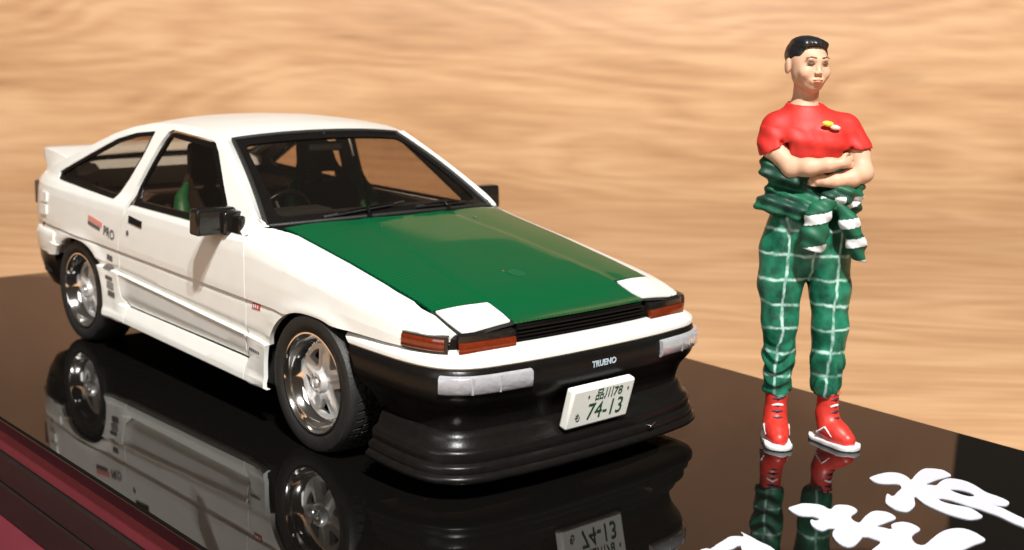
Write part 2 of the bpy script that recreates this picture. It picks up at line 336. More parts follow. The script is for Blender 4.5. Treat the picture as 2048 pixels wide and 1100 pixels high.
# ---------------------------------------------------------------- display base
base = empty('display_base', (0, 0, 0)); tag(base, 'glossy black rectangular display base with white brush characters, under the toy car and the figurine', 'display base')
def slab(name, x0, x1, y0, y1, z0, z1, r, mt, seg=3): return rbox(name, ((x0 + x1) / 2, (y0 + y1) / 2, (z0 + z1) / 2), (x1 - x0, y1 - y0, z1 - z0), r, mt, base, seg=seg)
slab('top_plate', -3.18, 4.3, -1.69, 1.79, -.07, 0, .012, M['acrylic'])
slab('pink_layer', -3.15, 4.27, -1.665, 1.76, -.185, -.071, .006, M['pink'])
slab('black_plinth', -3.16, 4.28, -1.68, 1.77, -.33, -.187, .008, M['cardblack'])
slab('black_plinth', -3.16, 4.28, -1.685, 1.77, -.50, -.334, .008, M['cardblack'])
slab('pink_tray', -3.14, 4.26, -2.6, 1.75, -.62, -.502, .01, M['pink'])
BRUSH = [([(2.924,0.872),(2.92,0.914),(2.925,0.96),(2.937,1.002),(2.964,1.027),(2.994,1.027),(3.025,1.012),(3.048,0.996),(3.026,1.068),(3.009,1.142),(3.012,1.182),(3.035,1.206),(3.064,1.222),(3.097,1.209),(3.125,1.189),(3.123,1.156),(3.115,1.106),(3.113,1.057),(3.116,0.997),(3.131,1.008),(3.15,1.022),(3.137,1.08),(3.136,1.133),(3.157,1.161),(3.201,1.172),(3.253,1.156),(3.322,1.118),(3.373,1.112),(3.411,1.104),(3.443,1.082),(3.45,1.042),(3.424,1.015),(3.405,1.0),(3.451,1.001),(3.508,0.98),(3.565,0.961),(3.651,0.917),(3.727,0.854),(3.741,0.812),(3.667,0.851),(3.608,0.875),(3.556,0.885),(3.479,0.909),(3.43,0.913),(3.388,0.917),(3.358,0.911),(3.308,0.914),(3.261,0.912),(3.235,0.895),(3.254,0.872),(3.286,0.868),(3.321,0.878),(3.366,0.895),(3.402,0.884),(3.437,0.862),(3.45,0.852),(3.45,0.82),(3.431,0.782),(3.395,0.768),(3.341,0.764),(3.285,0.773),(3.225,0.792),(3.167,0.83),(3.168,0.817),(3.213,0.749),(3.229,0.701),(3.234,0.659),(3.216,0.643),(3.191,0.638),(3.158,0.65),(3.13,0.668),(3.1,0.715),(3.075,0.768),(3.106,0.758),(3.091,0.818),(3.076,0.873),(3.044,0.905),(3.028,0.903),(3.009,0.875),(2.979,0.851),(2.951,0.853)], [(3.211,1.026),(3.223,1.049),(3.255,1.061),(3.29,1.055),(3.314,1.036),(3.302,1.013),(3.27,1.008),(3.235,1.013)]),
([(2.918,0.301),(2.917,0.344),(2.922,0.392),(2.95,0.422),(2.983,0.438),(3.029,0.426),(3.016,0.481),(3.034,0.513),(3.064,0.525),(3.106,0.5),(3.12,0.439),(3.142,0.407),(3.18,0.397),(3.159,0.472),(3.147,0.543),(3.164,0.574),(3.199,0.584),(3.244,0.556),(3.244,0.497),(3.243,0.42),(3.263,0.43),(3.297,0.44),(3.27,0.48),(3.272,0.524),(3.292,0.55),(3.327,0.552),(3.366,0.529),(3.373,0.481),(3.386,0.434),(3.426,0.391),(3.456,0.399),(3.444,0.477),(3.432,0.557),(3.436,0.627),(3.463,0.67),(3.504,0.673),(3.547,0.656),(3.577,0.631),(3.572,0.562),(3.57,0.475),(3.568,0.348),(3.515,0.194),(3.425,0.137),(3.376,0.161),(3.358,0.213),(3.339,0.295),(3.298,0.305),(3.267,0.297),(3.28,0.25),(3.295,0.186),(3.279,0.157),(3.238,0.166),(3.193,0.202),(3.165,0.246),(3.157,0.276),(3.138,0.26),(3.138,0.219),(3.109,0.214),(3.077,0.231),(3.044,0.273),(3.063,0.28),(3.063,0.305),(3.028,0.311),(2.999,0.283),(2.969,0.278)], []),
([(2.972,-0.307),(2.966,-0.287),(2.97,-0.268),(2.982,-0.259),(2.971,-0.209),(2.963,-0.161),(2.955,-0.112),(2.968,-0.087),(2.986,-0.069),(2.948,-0.041),(2.968,-0.046),(3.001,-0.05),(3.047,-0.061),(3.084,-0.065),(3.109,-0.069),(3.149,-0.096),(3.149,-0.166),(3.088,-0.195),(3.027,-0.145),(3.03,-0.184),(3.028,-0.237),(3.022,-0.286)], [])]

for k, (outl, hole) in enumerate(BRUSH):
    o2 = [tuple(p) for p in smooth_curve(outl, 3 * len(outl), True)]; hs = [[tuple(p) for p in smooth_curve(hole, 24, True)]] if hole else []
    panel('brush_character', o2, hs, lambda x, y: (x, y, .0045), M['ink_white'], base, [], [], .0043, lambda x, y: (0, 0, -1))
    o = bpy.data.objects
# ================================================================ CAR
car = empty('toy_car', (0, 0, 0)); tag(car, 'white toy hatchback with green hood and black front bumper on the black base', 'toy car')
# --- side surface: x along the car, t = canonical height, z = true height
GT = [.16, .18, .195, .225, .288, .297, .335, .395, .408, .413, .455, .55, .574, .580, .587, .62, .70, .78, .83, .86, .885, .90, 1.05, 1.2, 1.26, 1.32]
GY = [.79, .806, .824, .822, .797, .780, .797, .804, .812, .789, .801, .799, .796, .795, .806, .807, .803, .797, .788, .770, .748, .738, .668, .592, .553, .50]
FT = [.16, .18, .195, .225, .288, .297, .335, .395, .408, .413, .455, .55, .574, .580, .587, .62, .70, .78, .82, .85, .875, .89, .90]
FY = [.79, .806, .824, .822, .797, .790, .797, .804, .812, .791, .801, .801, .799, .798, .806, .806, .803, .793, .778, .750, .710, .675, .645]
PX = [-2.1, -1.99, -1.91, -1.82, -1.67, -1.5, -1.2, .6, 1.2, 1.5, 1.7, 1.82, 1.90, 1.96, 2.0, 2.04]
PY = [.60, .68, .72, .755, .785, .795, .80, .80, .80, .795, .782, .765, .745, .720, .695, .65]
ZX = [.60, .75, 1.25, 1.60, 1.76, 1.84, 1.90, 1.96, 2.0, 2.05]; ZZ = [.903, .901, .823, .760, .728, .706, .683, .662, .650, .635]
def zknots(x):
    zc = .5885 - .0175 * x; zl = .447 - .051 * x; zt = ip(ZX, ZZ, x)
    return [.0, .18, .292, .41, .583, .60, .90, 2.0], [.02, .2005 - .021 * x, .303 - .012 * x, zl, zc, zc + .017, zt, zt + 1.1]
def t2z(x, t): a, b = zknots(x); return ip(a, b, t)
def z2t(x, z): a, b = zknots(x); return ip(b, a, z)
AC = [(1.205, .285, .362, .322), (-1.19, .285, .372, .305)]   # wheel arches: centre x, z, half axes
def Wy(x, t):
    f = ip([.58, .78], [0, 1], x)
    y = (1 - f) * ip(GT, GY, t) + f * ip(FT, FY, t)
    w = ip([.78, .90, 1.3], [1, .02 if x > .6 else 1, 1], t)
    y -= (.80 - ip(PX, PY, x)) * w
    e = max(ip([-.66, -.59], [1, 0], x), ip([.655, .70], [0, 1], x))
    if e > 0 and t < .41: y = max(y, y * (1 - e) + (.815 - (.80 - ip(PX, PY, x)) * w) * e)
    z = t2z(x, t)
    for cx, cz, a, b in AC:
        r = ((abs(x - cx) / a) ** 2.4 + (abs(z - cz) / b) ** 2.4) ** (1 / 2.4)
        y += .013 * math.exp(-((r - 1.03) / .10) ** 2) if z > .2 else 0
    return y
def side(off=0): return lambda x, t: (x, -Wy(x, t) + off, t2z(x, t))
inw = lambda x, t: (0, 1, 0)
def arch(c, z_from, z_to, step=40, grow=0):
    """points round arch c from the right-hand side (x greater) at z_from to the left-hand side at z_to"""
    cx, cz, a, b = c; a += grow; b += grow; pts = []
    for th in np.linspace(-.6, math.pi + .6, 140):
        ct, st = math.cos(th), math.sin(th); x = cx + a * (.84 if (cx < 0 and ct < 0) else 1) * math.copysign(abs(ct) ** (2 / 2.4), ct); z = cz + b * math.copysign(abs(st) ** (2 / 2.4), st)
        if th < math.pi / 2 and z < z_from: continue
        if th > math.pi / 2 and z < z_to: continue
        pts.append((x, z))
    return pts
def toT(poly): return [(x, z2t(x, z)) for x, z in densify(poly, .03)]
TV = [v for v in GT if v > .17] + [.33, .44, .48, .52, .64, .67, .74, .76, .80, .81, .845, .87, .8925, .94, .97, 1.0, 1.025, 1.1, 1.15, 1.23]
XU = [round(-2.05 + .05 * i, 3) for i in range(83)]
doorF = [(.641, .292), (.646, .477), (.646, .60), (.632, .74), (.605, .857)]
doorR = [(-.555, .857), (-.60, .80), (-.635, .70), (-.65, .60), (-.65, .44), (-.625, .36), (-.57, .304)]
body = empty('body_shell', (0, 0, 0)); body.parent = car
# door
dpoly = [(.641, .3005)] + doorF[1:] + doorR[:-1] + [(-.575, .3155)]
doorp, doorL = panel('door', toT(dpoly), [], side(), M['white'], car, XU, TV, .022, inw, both=True)
# sill skirt
g = .009
spoly = [(.655, t2z(.655, .18)), (.655, .289), (-.575, .304), (-.575, t2z(-.575, .18))]
panel('side_skirt', toT(spoly), [], side(), M['white'], car, XU, TV, .022, inw, both=True)
# front fender
fa = arch(AC[0], .592, t2z(.85, .18))
fpoly = [(.661, t2z(.66, .18)), (.661, .30), (.6525, .477), (.6525, .60), (.6385, .742), (.60, .898)] + [(x, t2z(x, .90)) for x in (.70, .85, 1.0, 1.25, 1.5, 1.7, 1.84, 1.9, 1.96)] + [(1.972, t2z(1.972, .90)), (1.976, .64), (1.976, .60)] + [(1.9, .592), (1.6, .592)] + fa
panel('front_fender', toT(fpoly), [], side(), M['white'], car, XU, TV + [.85 + .01 * i for i in range(5)], .022, lambda x, t: (0, 1, 0) if t < .87 else (0, .1, -1), both=True)
# rear body side with pillars, roof rail and quarter window opening
def zr(x): return ip([-2.1, -1.9, -1.75, -1.6, -1.34, -1.08, -.9, -.72, -.5, -.3, -.1, .02, .08], [.86, .905, .93, .985, 1.085, 1.185, 1.235, 1.268, 1.280, 1.282, 1.272, 1.250, 1.235], x)
ra = arch(AC[1], t2z(-.83, .18), .45)
bpoly = [(.66, .905), (.60, .866), (.585, .857), (.385, .925), (.06, 1.19), (.0, 1.225), (-.045, 1.236), (-.48, 1.252), (-.513, 1.238), (-.545, 1.169), (-.575, 1.05), (-.60, .95), (-.602, .885)] \
    + [(-.607, .80), (-.642, .70), (-.657, .60), (-.657, .44), (-.632, .355), (-.582, .302), (-.582, t2z(-.585, .18)), (-.70, t2z(-.7, .18))] + ra + [(-1.505, .452), (-1.8, .455), (-1.93, .46), (-1.95, .6), (-1.94, .80), (-1.92, .885)] \
    + [(x, zr(x)) for x in (-1.87, -1.75, -1.6, -1.47, -1.34, -1.2, -1.08, -.98, -.9, -.8, -.72, -.5, -.3, -.1, .0)] + [(.055, 1.225)]
qwin = rounded([(-.72, .862), (-.61, 1.0), (-.585, 1.10), (-.60, 1.232), (-.84, 1.205), (-1.03, 1.155), (-1.56, .932), (-1.52, .885)][::-1], .02)
qwin = rounded([(-1.55, .885), (-.765, .862), (-.70, .98), (-.66, 1.10), (-.645, 1.232), (-.84, 1.208), (-1.03, 1.160), (-1.575, .925)], .018)
qw0 = [(-1.55, .885), (-.765, .862), (-.70, .98), (-.66, 1.10), (-.645, 1.232), (-.84, 1.208), (-1.03, 1.160), (-1.575, .925)]
bt = toT(bpoly); qt = [(x, z2t(x, z)) for x, z in densify(qwin, .03)]
bs, bsL = panel('pillar_and_quarter_panel', bt, [qt], side(), M['white'], body, XU, TV + [.975, 1.075, 1.125, 1.175, 1.22, 1.245], .022, inw, both=True)
ins, insL = panel('inner_trim', inset(bt, .004), [inset(qt, -.002)], side(.028), M['dark'], body, XU[::2], TV[::2], 0, inw, both=True)
# windows: glass > rubber frame
dwin = ([(.555, .866), (-.545, .862), (-.572, .95), (-.545, 1.06), (-.50, 1.20), (-.478, 1.238), (-.045, 1.222), (.0, 1.212), (.045, 1.18), (.37, .925), (.56, .885)])
def window(poly, w):
    pt = [(x, z2t(x, z)) for x, z in densify(rounded(poly, .015), .04)]; pi = [(x, z2t(x, z)) for x, z in densify(rounded(inset(poly, w), .012), .04)]
    gl, glL = panel('side_window', pt, [], side(.014), M['glass'], car, XU, [.9, .95, 1.0, 1.05, 1.1, 1.15, 1.2], 0, inw, both=True)
    a, b = panel('window_frame', pt, [pi], side(.006), M['black'], gl, XU, [.9, .95, 1.0, 1.05, 1.1, 1.15, 1.2], .02, inw, both=True); b.parent = glL
    return gl
window(dwin, .022); window(qw0, .024)
# door pillar lining seen through the glass
# --- roof and hatch  (s across -1..1)
def rooftop(x, s):
    y = Wy(x, z2t(x, zr(x))) - .006
    c = ip([-2.0, -1.75, -1.3, -.9, -.3, .02, .1], [.012, .02, .025, .038, .042, .034, .032], x)
    return (x + (.035 * (1 - s * s) * max(0, (x + .3) / .35) if x > -.3 else 0), s * y, zr(x) + c * (1 - abs(s) ** 2.3))
SS = [-.98, -.94, -.88] + [round(-.8 + .1 * i, 2) for i in range(17)] + [.88, .94, .98]
XR = [-2.0 + .04 * i for i in range(52)]
dn = lambda x, s: (0, 0, -1)
rect = lambda x0, x1, s0, s1: [(x0, s0), (x1, s0), (x1, s1), (x0, s1)]
panel('roof', rect(-.735, .035, -1, 1), [], rooftop, M['white'], body, XR, SS, .02, dn)
panel('headliner', rect(-.72, .0, -.94, .94), [], lambda x, s: tuple(np.array(rooftop(x, s)) - [0, 0, .03]), M['dark'], body, XR[::2], SS[::2], 0, dn)
hatch = empty('hatch'); hatch.parent = car
hw = rounded(rect(-1.62, -.79, -.86, .86), .06)
panel('hatch_frame', rect(-1.92, -.745, -1, 1), [hw], rooftop, M['white'], hatch, XR, SS, .02, dn)
panel('hatch_glass', hw, [], lambda x, s: tuple(np.array(rooftop(x, s)) - [0, 0, .006]), M['glass'], hatch, XR, SS, 0, dn)
panel('glass_border', hw, [inset(hw, .05)], lambda x, s: tuple(np.array(rooftop(x, s)) - [0, 0, .002]), M['black'], hatch, XR, SS, .01, dn)
# --- windscreen
def wsb(s): return np.array([.80 - .15 * s * s, .695 * s, .922 - .030 * s * s])
def wst(s): return np.array([.063 - .033 * s * s, .512 * s, 1.274 - .028 * abs(s) ** 2.2])
def ws(s, r, off=0):
    p = wsb(s) * (1 - r) + wst(s) * r; p = p + np.array([.45, 0, .9]) * (.018 * math.sin(math.pi * r) + off); return tuple(p)
wp = rect(-1, 1, 0, 1); wo = rounded([(-.90, .095), (.90, .095), (.90, .90), (-.90, .90)], .08)
sg = [round(-1 + .1 * i, 2) for i in range(21)]; rg = [round(.1 * i, 2) for i in range(1, 10)]
wsn = panel('windscreen', wp, [], lambda s, r: ws(s, r, -.006), M['glass'], car, sg, rg, 0, dn)
panel('black_glass_border', densify(wp, .1), [wo], lambda s, r: ws(s, r), M['black'], wsn, sg, rg, .012, lambda s, r: (-.45, 0, -.9))
# raised black seal round the glass opening
tube('windscreen_seal', [ws(s, r, .003) for s, r in densify(rect(-.985, .985, .02, .985), .06)], .011, M['rubber'], wsn, closed=True)
# A pillar outer faces between windscreen edge and body side
for sgn in (-1, 1):
    vs, fs = [], []
    for i, q in enumerate(np.linspace(0, 1, 16)):
        a = np.array(ws(sgn * 1.0, q)) + [0, 0, -.004]; xs = .66 + (.045 - .66) * q; zs = ip([.045, .66], [1.240, .905], xs)
        xs = ip([0, .06, 1], [.655, .62, .05], q); zs = ip([0, .06, 1], [.902, .925, 1.243], q)
        b = np.array([xs, sgn * Wy(xs, z2t(xs, zs)), zs]); mid = (a + b) / 2 + np.array([.012, sgn * .010, .012])
        vs += [a, mid, b, b + [-.03, -sgn * .03, -.02]]
    for i in range(15):
        for k in range(3):
            f = (i * 4 + k, i * 4 + k + 1, i * 4 + k + 5, i * 4 + k + 4); fs.append(f if sgn > 0 else f[::-1])
    obj('windscreen_pillar', vs, fs, M['white'], body, angle=50)
# --- hood
def HY(x): return Wy(min(x, 2.03), .90)
def H(x, y):
    ze = ip(ZX + [2.08], ZZ + [.602], x); c = ip([.6, .8, 1.8, 2.0, 2.06], [.034, .034, .036, .046, .062], x); q = min(1, abs(y) / .65)
    z = ze + c * (1 - q ** 4.0) * .86
    yr = ip([.6, 1.17, 1.6, 1.95], [.225, .31, .36, .395], x)
    z += .005 * (1 / (1 + math.exp((abs(y) - yr) / .008))) * ip([1.75, 1.95], [1, .2], x)
    return z
YG = [round(-.66 + .03 * i, 3) for i in range(45)] + [s * v for s in (-1, 1) for v in (.225, .24, .255, .285, .30, .315, .33, .345, .355, .365, .375)]
XH = [.72 + .04 * i for i in range(34)]
def xr(y): return .808 - .088 * (abs(y) / .64) ** 2
hp = [(xr(y), y) for y in np.linspace(-.636, .636, 16)]
right_edge = lambda sgn: [(x, sgn * (HY(x) - .013)) for x in (.85, 1.1, 1.35, 1.6, 1.75)]
notch = lambda sgn: [(1.806, sgn * (HY(1.806) - .009)), (1.845, sgn * .385), (1.86, sgn * .372), (1.95, sgn * .372), (2.022, sgn * .385)]
front = [(2.030, .35), (2.040, .2), (2.044, 0), (2.040, -.2), (2.030, -.35)]
hpoly = hp + right_edge(1) + notch(1) + front + notch(-1)[::-1] + right_edge(-1)[::-1]
hood = panel('hood', densify(hpoly, .05), [], lambda x, y: (x, y, H(x, y)), M['carbon'], car, XH, YG, .010, lambda x, y: (0, 0, -1))
for sgn in (-1, 1):
    cp = [(1.818, sgn * (HY(1.818) - .014)), (1.858, sgn * .383), (1.95, sgn * .381), (2.012, sgn * .392), (2.008, sgn * .50), (1.998, sgn * .60), (1.985, sgn * (HY(1.985) - .020)), (1.90, sgn * (HY(1.90) - .016))]
    if sgn < 0: cp = cp[::-1]
    cp = rounded(cp, .012)
    panel('cover_seal', densify(inset(cp, -.022), .05), [], lambda x, y: (x, y, H(x, y) - .007), M['void'], body, XH, YG, 0, dn)
    panel('headlight_cover', cp, [], lambda x, y: (x, y, H(x, y) + .003), M['white'], car, XH + [1.9, 1.92, 1.96, 1.98, 2.0], YG, .006, lambda x, y: (0, 0, -1))
# hood pins and the round key lock
for x, y in ((.93, -.235), (.93, .335), (1.63, -.10)):
    rbox('hood_pin', (x, y, H(x, y) + .003), (.014, .014, .008), .003, M['chrome'], hood)
ring = [(1.66 + .04 * math.cos(a), -.045 + .04 * math.sin(a)) for a in np.linspace(0, 2 * math.pi, 28, endpoint=False)]
M['emb'] = mat('deep_green_paint', (.0005, .085, .03), .45)
panel('round_emblem', ring, [], lambda x, y: (x, y, H(x, y) + .0025), M['emb'], hood, [], [], .002, lambda x, y: (0, 0, -1))
# --- cowl
panel('cowl', densify([(.60, -.66), (.70, -.655), (.80, -.2), (.80, .2), (.70, .655), (.60, .66)], .1), [], lambda x, y: (x + .03, y, .895 + .025 * (1 - (y / .66) ** 2)), M['black'], car, XH[:4], YG[::3], 0, dn)
# wipers
for (s0, r0), (s1, r1), (sp, rp_) in (((-.62, .035), (.06, .105), (-.30, .015)), ((.13, .05), (.66, .055), (.42, .02))):
    pv = Vector(ws(sp, rp_, .03)); pv.z -= .01
    w = tube('wiper', [pv - Vector((0, 0, .05)), pv + Vector((0, 0, .012))], [.014, .011], M['black'], car)
    smid = (s0 + s1) / 2; rmid = (r0 + r1) / 2
    tube('wiper_arm', [pv, ws(smid * .6 + sp * .4, rmid * .8 + .01, .032), ws(smid, rmid, .024)], [.009, .006, .005], M['black'], w)
    tube('wiper_blade', [ws(s0 + (s1 - s0) * q, r0 + (r1 - r0) * q, .014) for q in np.linspace(0, 1, 9)], .0085, M['rubber'], w)
    tube('blade_holder', [ws(s0 + (s1 - s0) * q, r0 + (r1 - r0) * q, .026 if .3 < q < .7 else .020) for q in np.linspace(.15, .85, 5)], .005, M['black'], w)
# --- nose: grille, lamps
NP = smooth_curve([(1.60, -.80), (1.80, -.772), (1.90, -.748), (1.96, -.722), (2.005, -.682), (2.03, -.62), (2.045, -.5), (2.055, -.35), (2.062, 0), (2.055, .35), (2.045, .5), (2.03, .62), (2.005, .682), (1.96, .722), (1.90, .748), (1.80, .772), (1.60, .80)], 160)
def cut(P, f): return [tuple(p) for p in P if f(p)]
sweep('nose_backing', cut(NP, lambda p: p[0] > 1.94), [(-.03, .56), (-.03, .64), (-.045, .655)], M['black'], body)
gr = empty('grille'); gr.parent = car
cen = cut(NP, lambda p: abs(p[1]) < .385 and p[0] > 1.9)
sweep('grille_panel', cen, [(-.04, .585), (-.035, .60), (-.03, .668)], M['black'], gr)
for z in (.607, .622, .637, .652): sweep('grille_slat', cen, [(-.02, z - .003), (-.012, z), (-.02, z + .003), (-.04, z)], M['gloss'], gr)
for sgn in (-1, 1):
    fc = cut(NP, lambda p: .400 < p[1] * sgn < .668 and p[0] > 1.9)
    L_ = sweep('front_turn_signal', fc, [(-.02, .568), (.002, .571), (.006, .577), (.006, .623), (.001, .630), (-.02, .632)], M['orange'], car, angle=40)
    sweep('lamp_surround', cut(NP, lambda p: .392 < p[1] * sgn < .676 and p[0] > 1.9), [(-.03, .560), (-.008, .560), (-.008, .655), (-.03, .664)], M['gloss'], L_)
    fs_ = cut(NP, lambda p: p[1] * sgn > .693 and 1.795 < p[0] < 1.990)
    L_ = sweep('side_turn_signal', fs_, [(-.02, .594), (.004, .597), (.008, .603), (.008, .641), (.004, .647), (-.02, .649)], M['orange'], car, angle=40)
    sweep('lamp_surround', cut(NP, lambda p: p[1] * sgn > .690 and 1.784 < p[0] < 1.993), [(-.03, .585), (.002, .589), (.002, .655), (-.03, .657)], M['gloss'], L_)
# --- front bumper
BP = smooth_curve([(1.36, -.80), (1.49, -.802), (1.60, -.803), (1.75, -.800), (1.88, -.787), (1.98, -.757), (2.05, -.70), (2.09, -.62), (2.11, -.5), (2.128, -.3), (2.135, 0), (2.128, .3), (2.11, .5), (2.09, .62), (2.05, .70), (1.98, .757), (1.88, .787), (1.75, .800), (1.60, .803), (1.49, .802), (1.36, .80)], 190)
xe = lambda z: ip([.20, .30, .42, .54, .585, .60], [1.65, 1.61, 1.545, 1.47, 1.42, 1.39], z)
fb = empty('front_bumper'); fb.parent = car
sweep('white_bumper_band', BP, [(-.13, .585), (-.085, .600), (-.065, .596), (-.015, .573), (-.003, .565), (0, .556), (0, .543), (-.006, .536), (-.05, .53)], M['white'], fb, angle=40, xend=xe)
sweep('black_bumper_skin', BP, [(-.05, .539), (-.008, .537), (.002, .530), (.010, .50), (.013, .46), (.009, .425), (-.002, .400), (-.022, .375), (-.043, .348), (-.056, .315), (-.064, .28), (-.067, .25), (-.066, .22), (-.062, .20), (-.10, .198)], M['black'], fb, angle=50, xend=xe)
def zs(p): return ip([1.45, 2.0], [.035, 0], p[0])
sweep('front_lip_spoiler', BP, [(-.12, .272), (-.058, .270), (-.048, .264), (-.036, .246), (-.026, .216), (-.010, .207), (-.001, .200), (.003, .190), (.001, .156), (.014, .148), (.021, .140), (.019, .116), (.028, .110), (.037, .102), (.037, .088), (.030, .080), (-.02, .078), (-.12, .09)], M['black'], car, angle=50, zshift=zs, xend=lambda z: 1.645)
rbox('tow_hook', (2.155, .33, .150), (.03, .035, .012), .004, M['chrome'], fb, rot=Matrix.Rotation(.5, 3, 'X'))
for sgn in (-1, 1):
    fc = cut(BP, lambda p: .38 < p[1] * sgn < .748 and p[0] > 1.95)
    L_ = sweep('fog_lamp', fc, [(-.01, .438), (.018, .440), (.027, .448), (.030, .48), (.028, .506), (.020, .514), (-.01, .516)], M['clear'], car, angle=45)
    n = len(fc)
    for k in (int(n * .30), int(n * .62)) if sgn < 0 else (int(n * .38), int(n * .70)):
        p = fc[k]; tube('lens_divider', [(p[0] + .022, p[1] * 1.012, .444), (p[0] + .026, p[1] * 1.012, .51)], .006, M['clear'], L_)
    for k in (int(n * .18), int(n * .8)):
        pass
# plate
PT = math.radians(14); PN = Vector((math.cos(PT), 0, -math.sin(PT))); PU = Vector((math.sin(PT), 0, math.cos(PT))); PC = Vector((2.150, -.012, .312))
pl = rbox('license_plate', PC, (.045, .372, .186), .012, M['plate'], car, rot=Matrix.Rotation(PT, 3, 'Y'))
def pp_(y, z): return PC + PN * .0235 + PU * (z - .312) + Vector((0, y + .012, 0))
text_obj('plate_number', '74-13', .108, pp_(.018, .286), (0, 1, 0), PU, M['ink_green'], pl, .001, .88)
text_obj('plate_region', '品川78', .058, pp_(.02, .362), (0, 1, 0), PU, M['ink_green'], pl, .001, .95)
text_obj('plate_kana', 'も', .046, pp_(-.142, .272), (0, 1, 0), PU, M['ink_green'], pl, .001, .8)
for y in (-.10, .135): rbox('plate_bolt', pp_(y, .366), (.004, .010, .010), .002, M['ink_grey'], pl)
bp_ = cut(BP, lambda p: abs(p[1]) < .1)
text_obj('nose_lettering', 'TRUENO', .036, (2.151, .018, .478), (0, 1, 0), (0, 0, 1), M['ink_pale'], fb, .001, 1.0, .0012)
# --- rear bumper, tail
RP = smooth_curve([(-1.50, .803), (-1.68, .795), (-1.81, .765), (-1.90, .71), (-1.96, .62), (-1.99, .48), (-2.0, .25), (-2.0, 0), (-2.0, -.25), (-1.99, -.48), (-1.96, -.62), (-1.90, -.71), (-1.81, -.765), (-1.68, -.795), (-1.50, -.803)], 110)
rb = empty('rear_bumper'); rb.parent = car
sweep('white_bumper_band', RP, [(-.1, .59), (-.01, .588), (.003, .578), (.006, .55), (.006, .475), (.002, .46), (-.1, .458)], M['white'], rb, angle=50)
sweep('black_bumper_skin', RP, [(-.1, .455), (-.002, .455), (-.006, .40), (-.03, .31), (-.07, .24), (-.12, .22)], M['black'], rb, angle=50)
TP = smooth_curve([(-1.85, .728), (-1.90, .685), (-1.93, .60), (-1.945, .4), (-1.95, 0), (-1.945, -.4), (-1.93, -.60), (-1.90, -.685), (-1.85, -.728)], 60)
sweep('tail_panel', TP, [(-.02, .57), (-.02, .60), (-.02, .84), (-.035, .895), (-.07, .91)], M['white'], body, angle=50)
for sgn in (-1, 1):
    sweep('tail_lamp', cut(TP, lambda p: .34 < p[1] * sgn < .68), [(-.05, .69), (-.012, .695), (-.012, .79), (-.05, .80)], M['redlens'], car)
# --- tail spoiler
yy = [-.66, -.655, -.63, -.60, -.56, -.50, -.3, 0, .3, .50, .56, .60, .63, .655, .66]; vs, fs = [], []
for y in yy:
    e = ip([.50, .60, .66], [0, 1, 1], abs(y)); k = ip([.645, .66], [1, .93], abs(y))
    sec = [(-1.60, .972 - .02 * e), (-1.75, .990), (-1.90, 1.007), (-2.03, 1.020), (-2.085, 1.024), (-2.098, 1.014), (-2.078, .975 - .025 * e), (-2.068 + .02 * e, .955 - .05 * e), (-2.09 - .02 * e, .935 - .095 * e), (-2.05, .93 - .095 * e), (-1.95, .935 - .065 * e), (-1.80, .925 - .03 * e), (-1.60, .93 - .03 * e)]
    cx_, cz_ = -1.85, .96
    for x, z in sec: vs.append((cx_ + (x - cx_) * k + .055, y * .95, cz_ + (z - cz_) * k))
K = 13
for i in range(len(yy) - 1):
    for k in range(K): fs.append((i * K + k, i * K + (k + 1) % K, (i + 1) * K + (k + 1) % K, (i + 1) * K + k))
fs.append(tuple(range(K))[::-1]); fs.append(tuple((len(yy) - 1) * K + k for k in range(K)))
obj('rear_spoiler', vs, fs, M['white'], car, angle=45)
# --- chassis (closes the body from below, carries wheel wells)
ch = empty('chassis'); ch.parent = car
rbox('engine_bay_floor', (1.42, 0, .37), (1.22, 1.08, .36), .03, M['void'], ch)
rbox('front_undertray', (1.82, 0, .17), (.36, 1.36, .16), .02, M['void'], ch)
rbox('fender_liner', (.78, 0, .50), (.12, 1.50, .62), .01, M['void'], ch)
rbox('cabin_floor', (-.05, 0, .25), (1.6, 1.50, .12), .02, M['void'], ch)
rbox('boot_floor', (-1.42, 0, .46), (1.10, 1.08, .50), .03, M['void'], ch)
rbox('boot_deck', (-1.38, 0, .745), (1.1, 1.40, .04), .01, M['dark'], ch)
for sgn in (-1, 1):
    rbox('door_lining', (0, sgn * .735, .57), (1.5, .04, .54), .01, M['dark'], ch)
    rbox('quarter_lining', (-1.40, sgn * .70, .765), (1.1, .05, .14), .01, M['dark'], ch)
    rbox('inner_wheel_well', (-1.19, sgn * .66, .66), (.85, .26, .06), .01, M['void'], ch)
    rbox('inner_wheel_well', (1.22, sgn * .66, .655), (.80, .24, .05), .01, M['void'], ch)
    rbox('inner_wheel_well', (-1.66, sgn * .66, .50), (.10, .24, .36), .01, M['void'], ch)
    rbox('inner_wheel_well', (-.77, sgn * .66, .45), (.08, .2, .36), .01, M['void'], ch)
    rbox('inner_wheel_well', (1.70, sgn * .56, .44), (.22, .20, .30), .01, M['void'], ch)
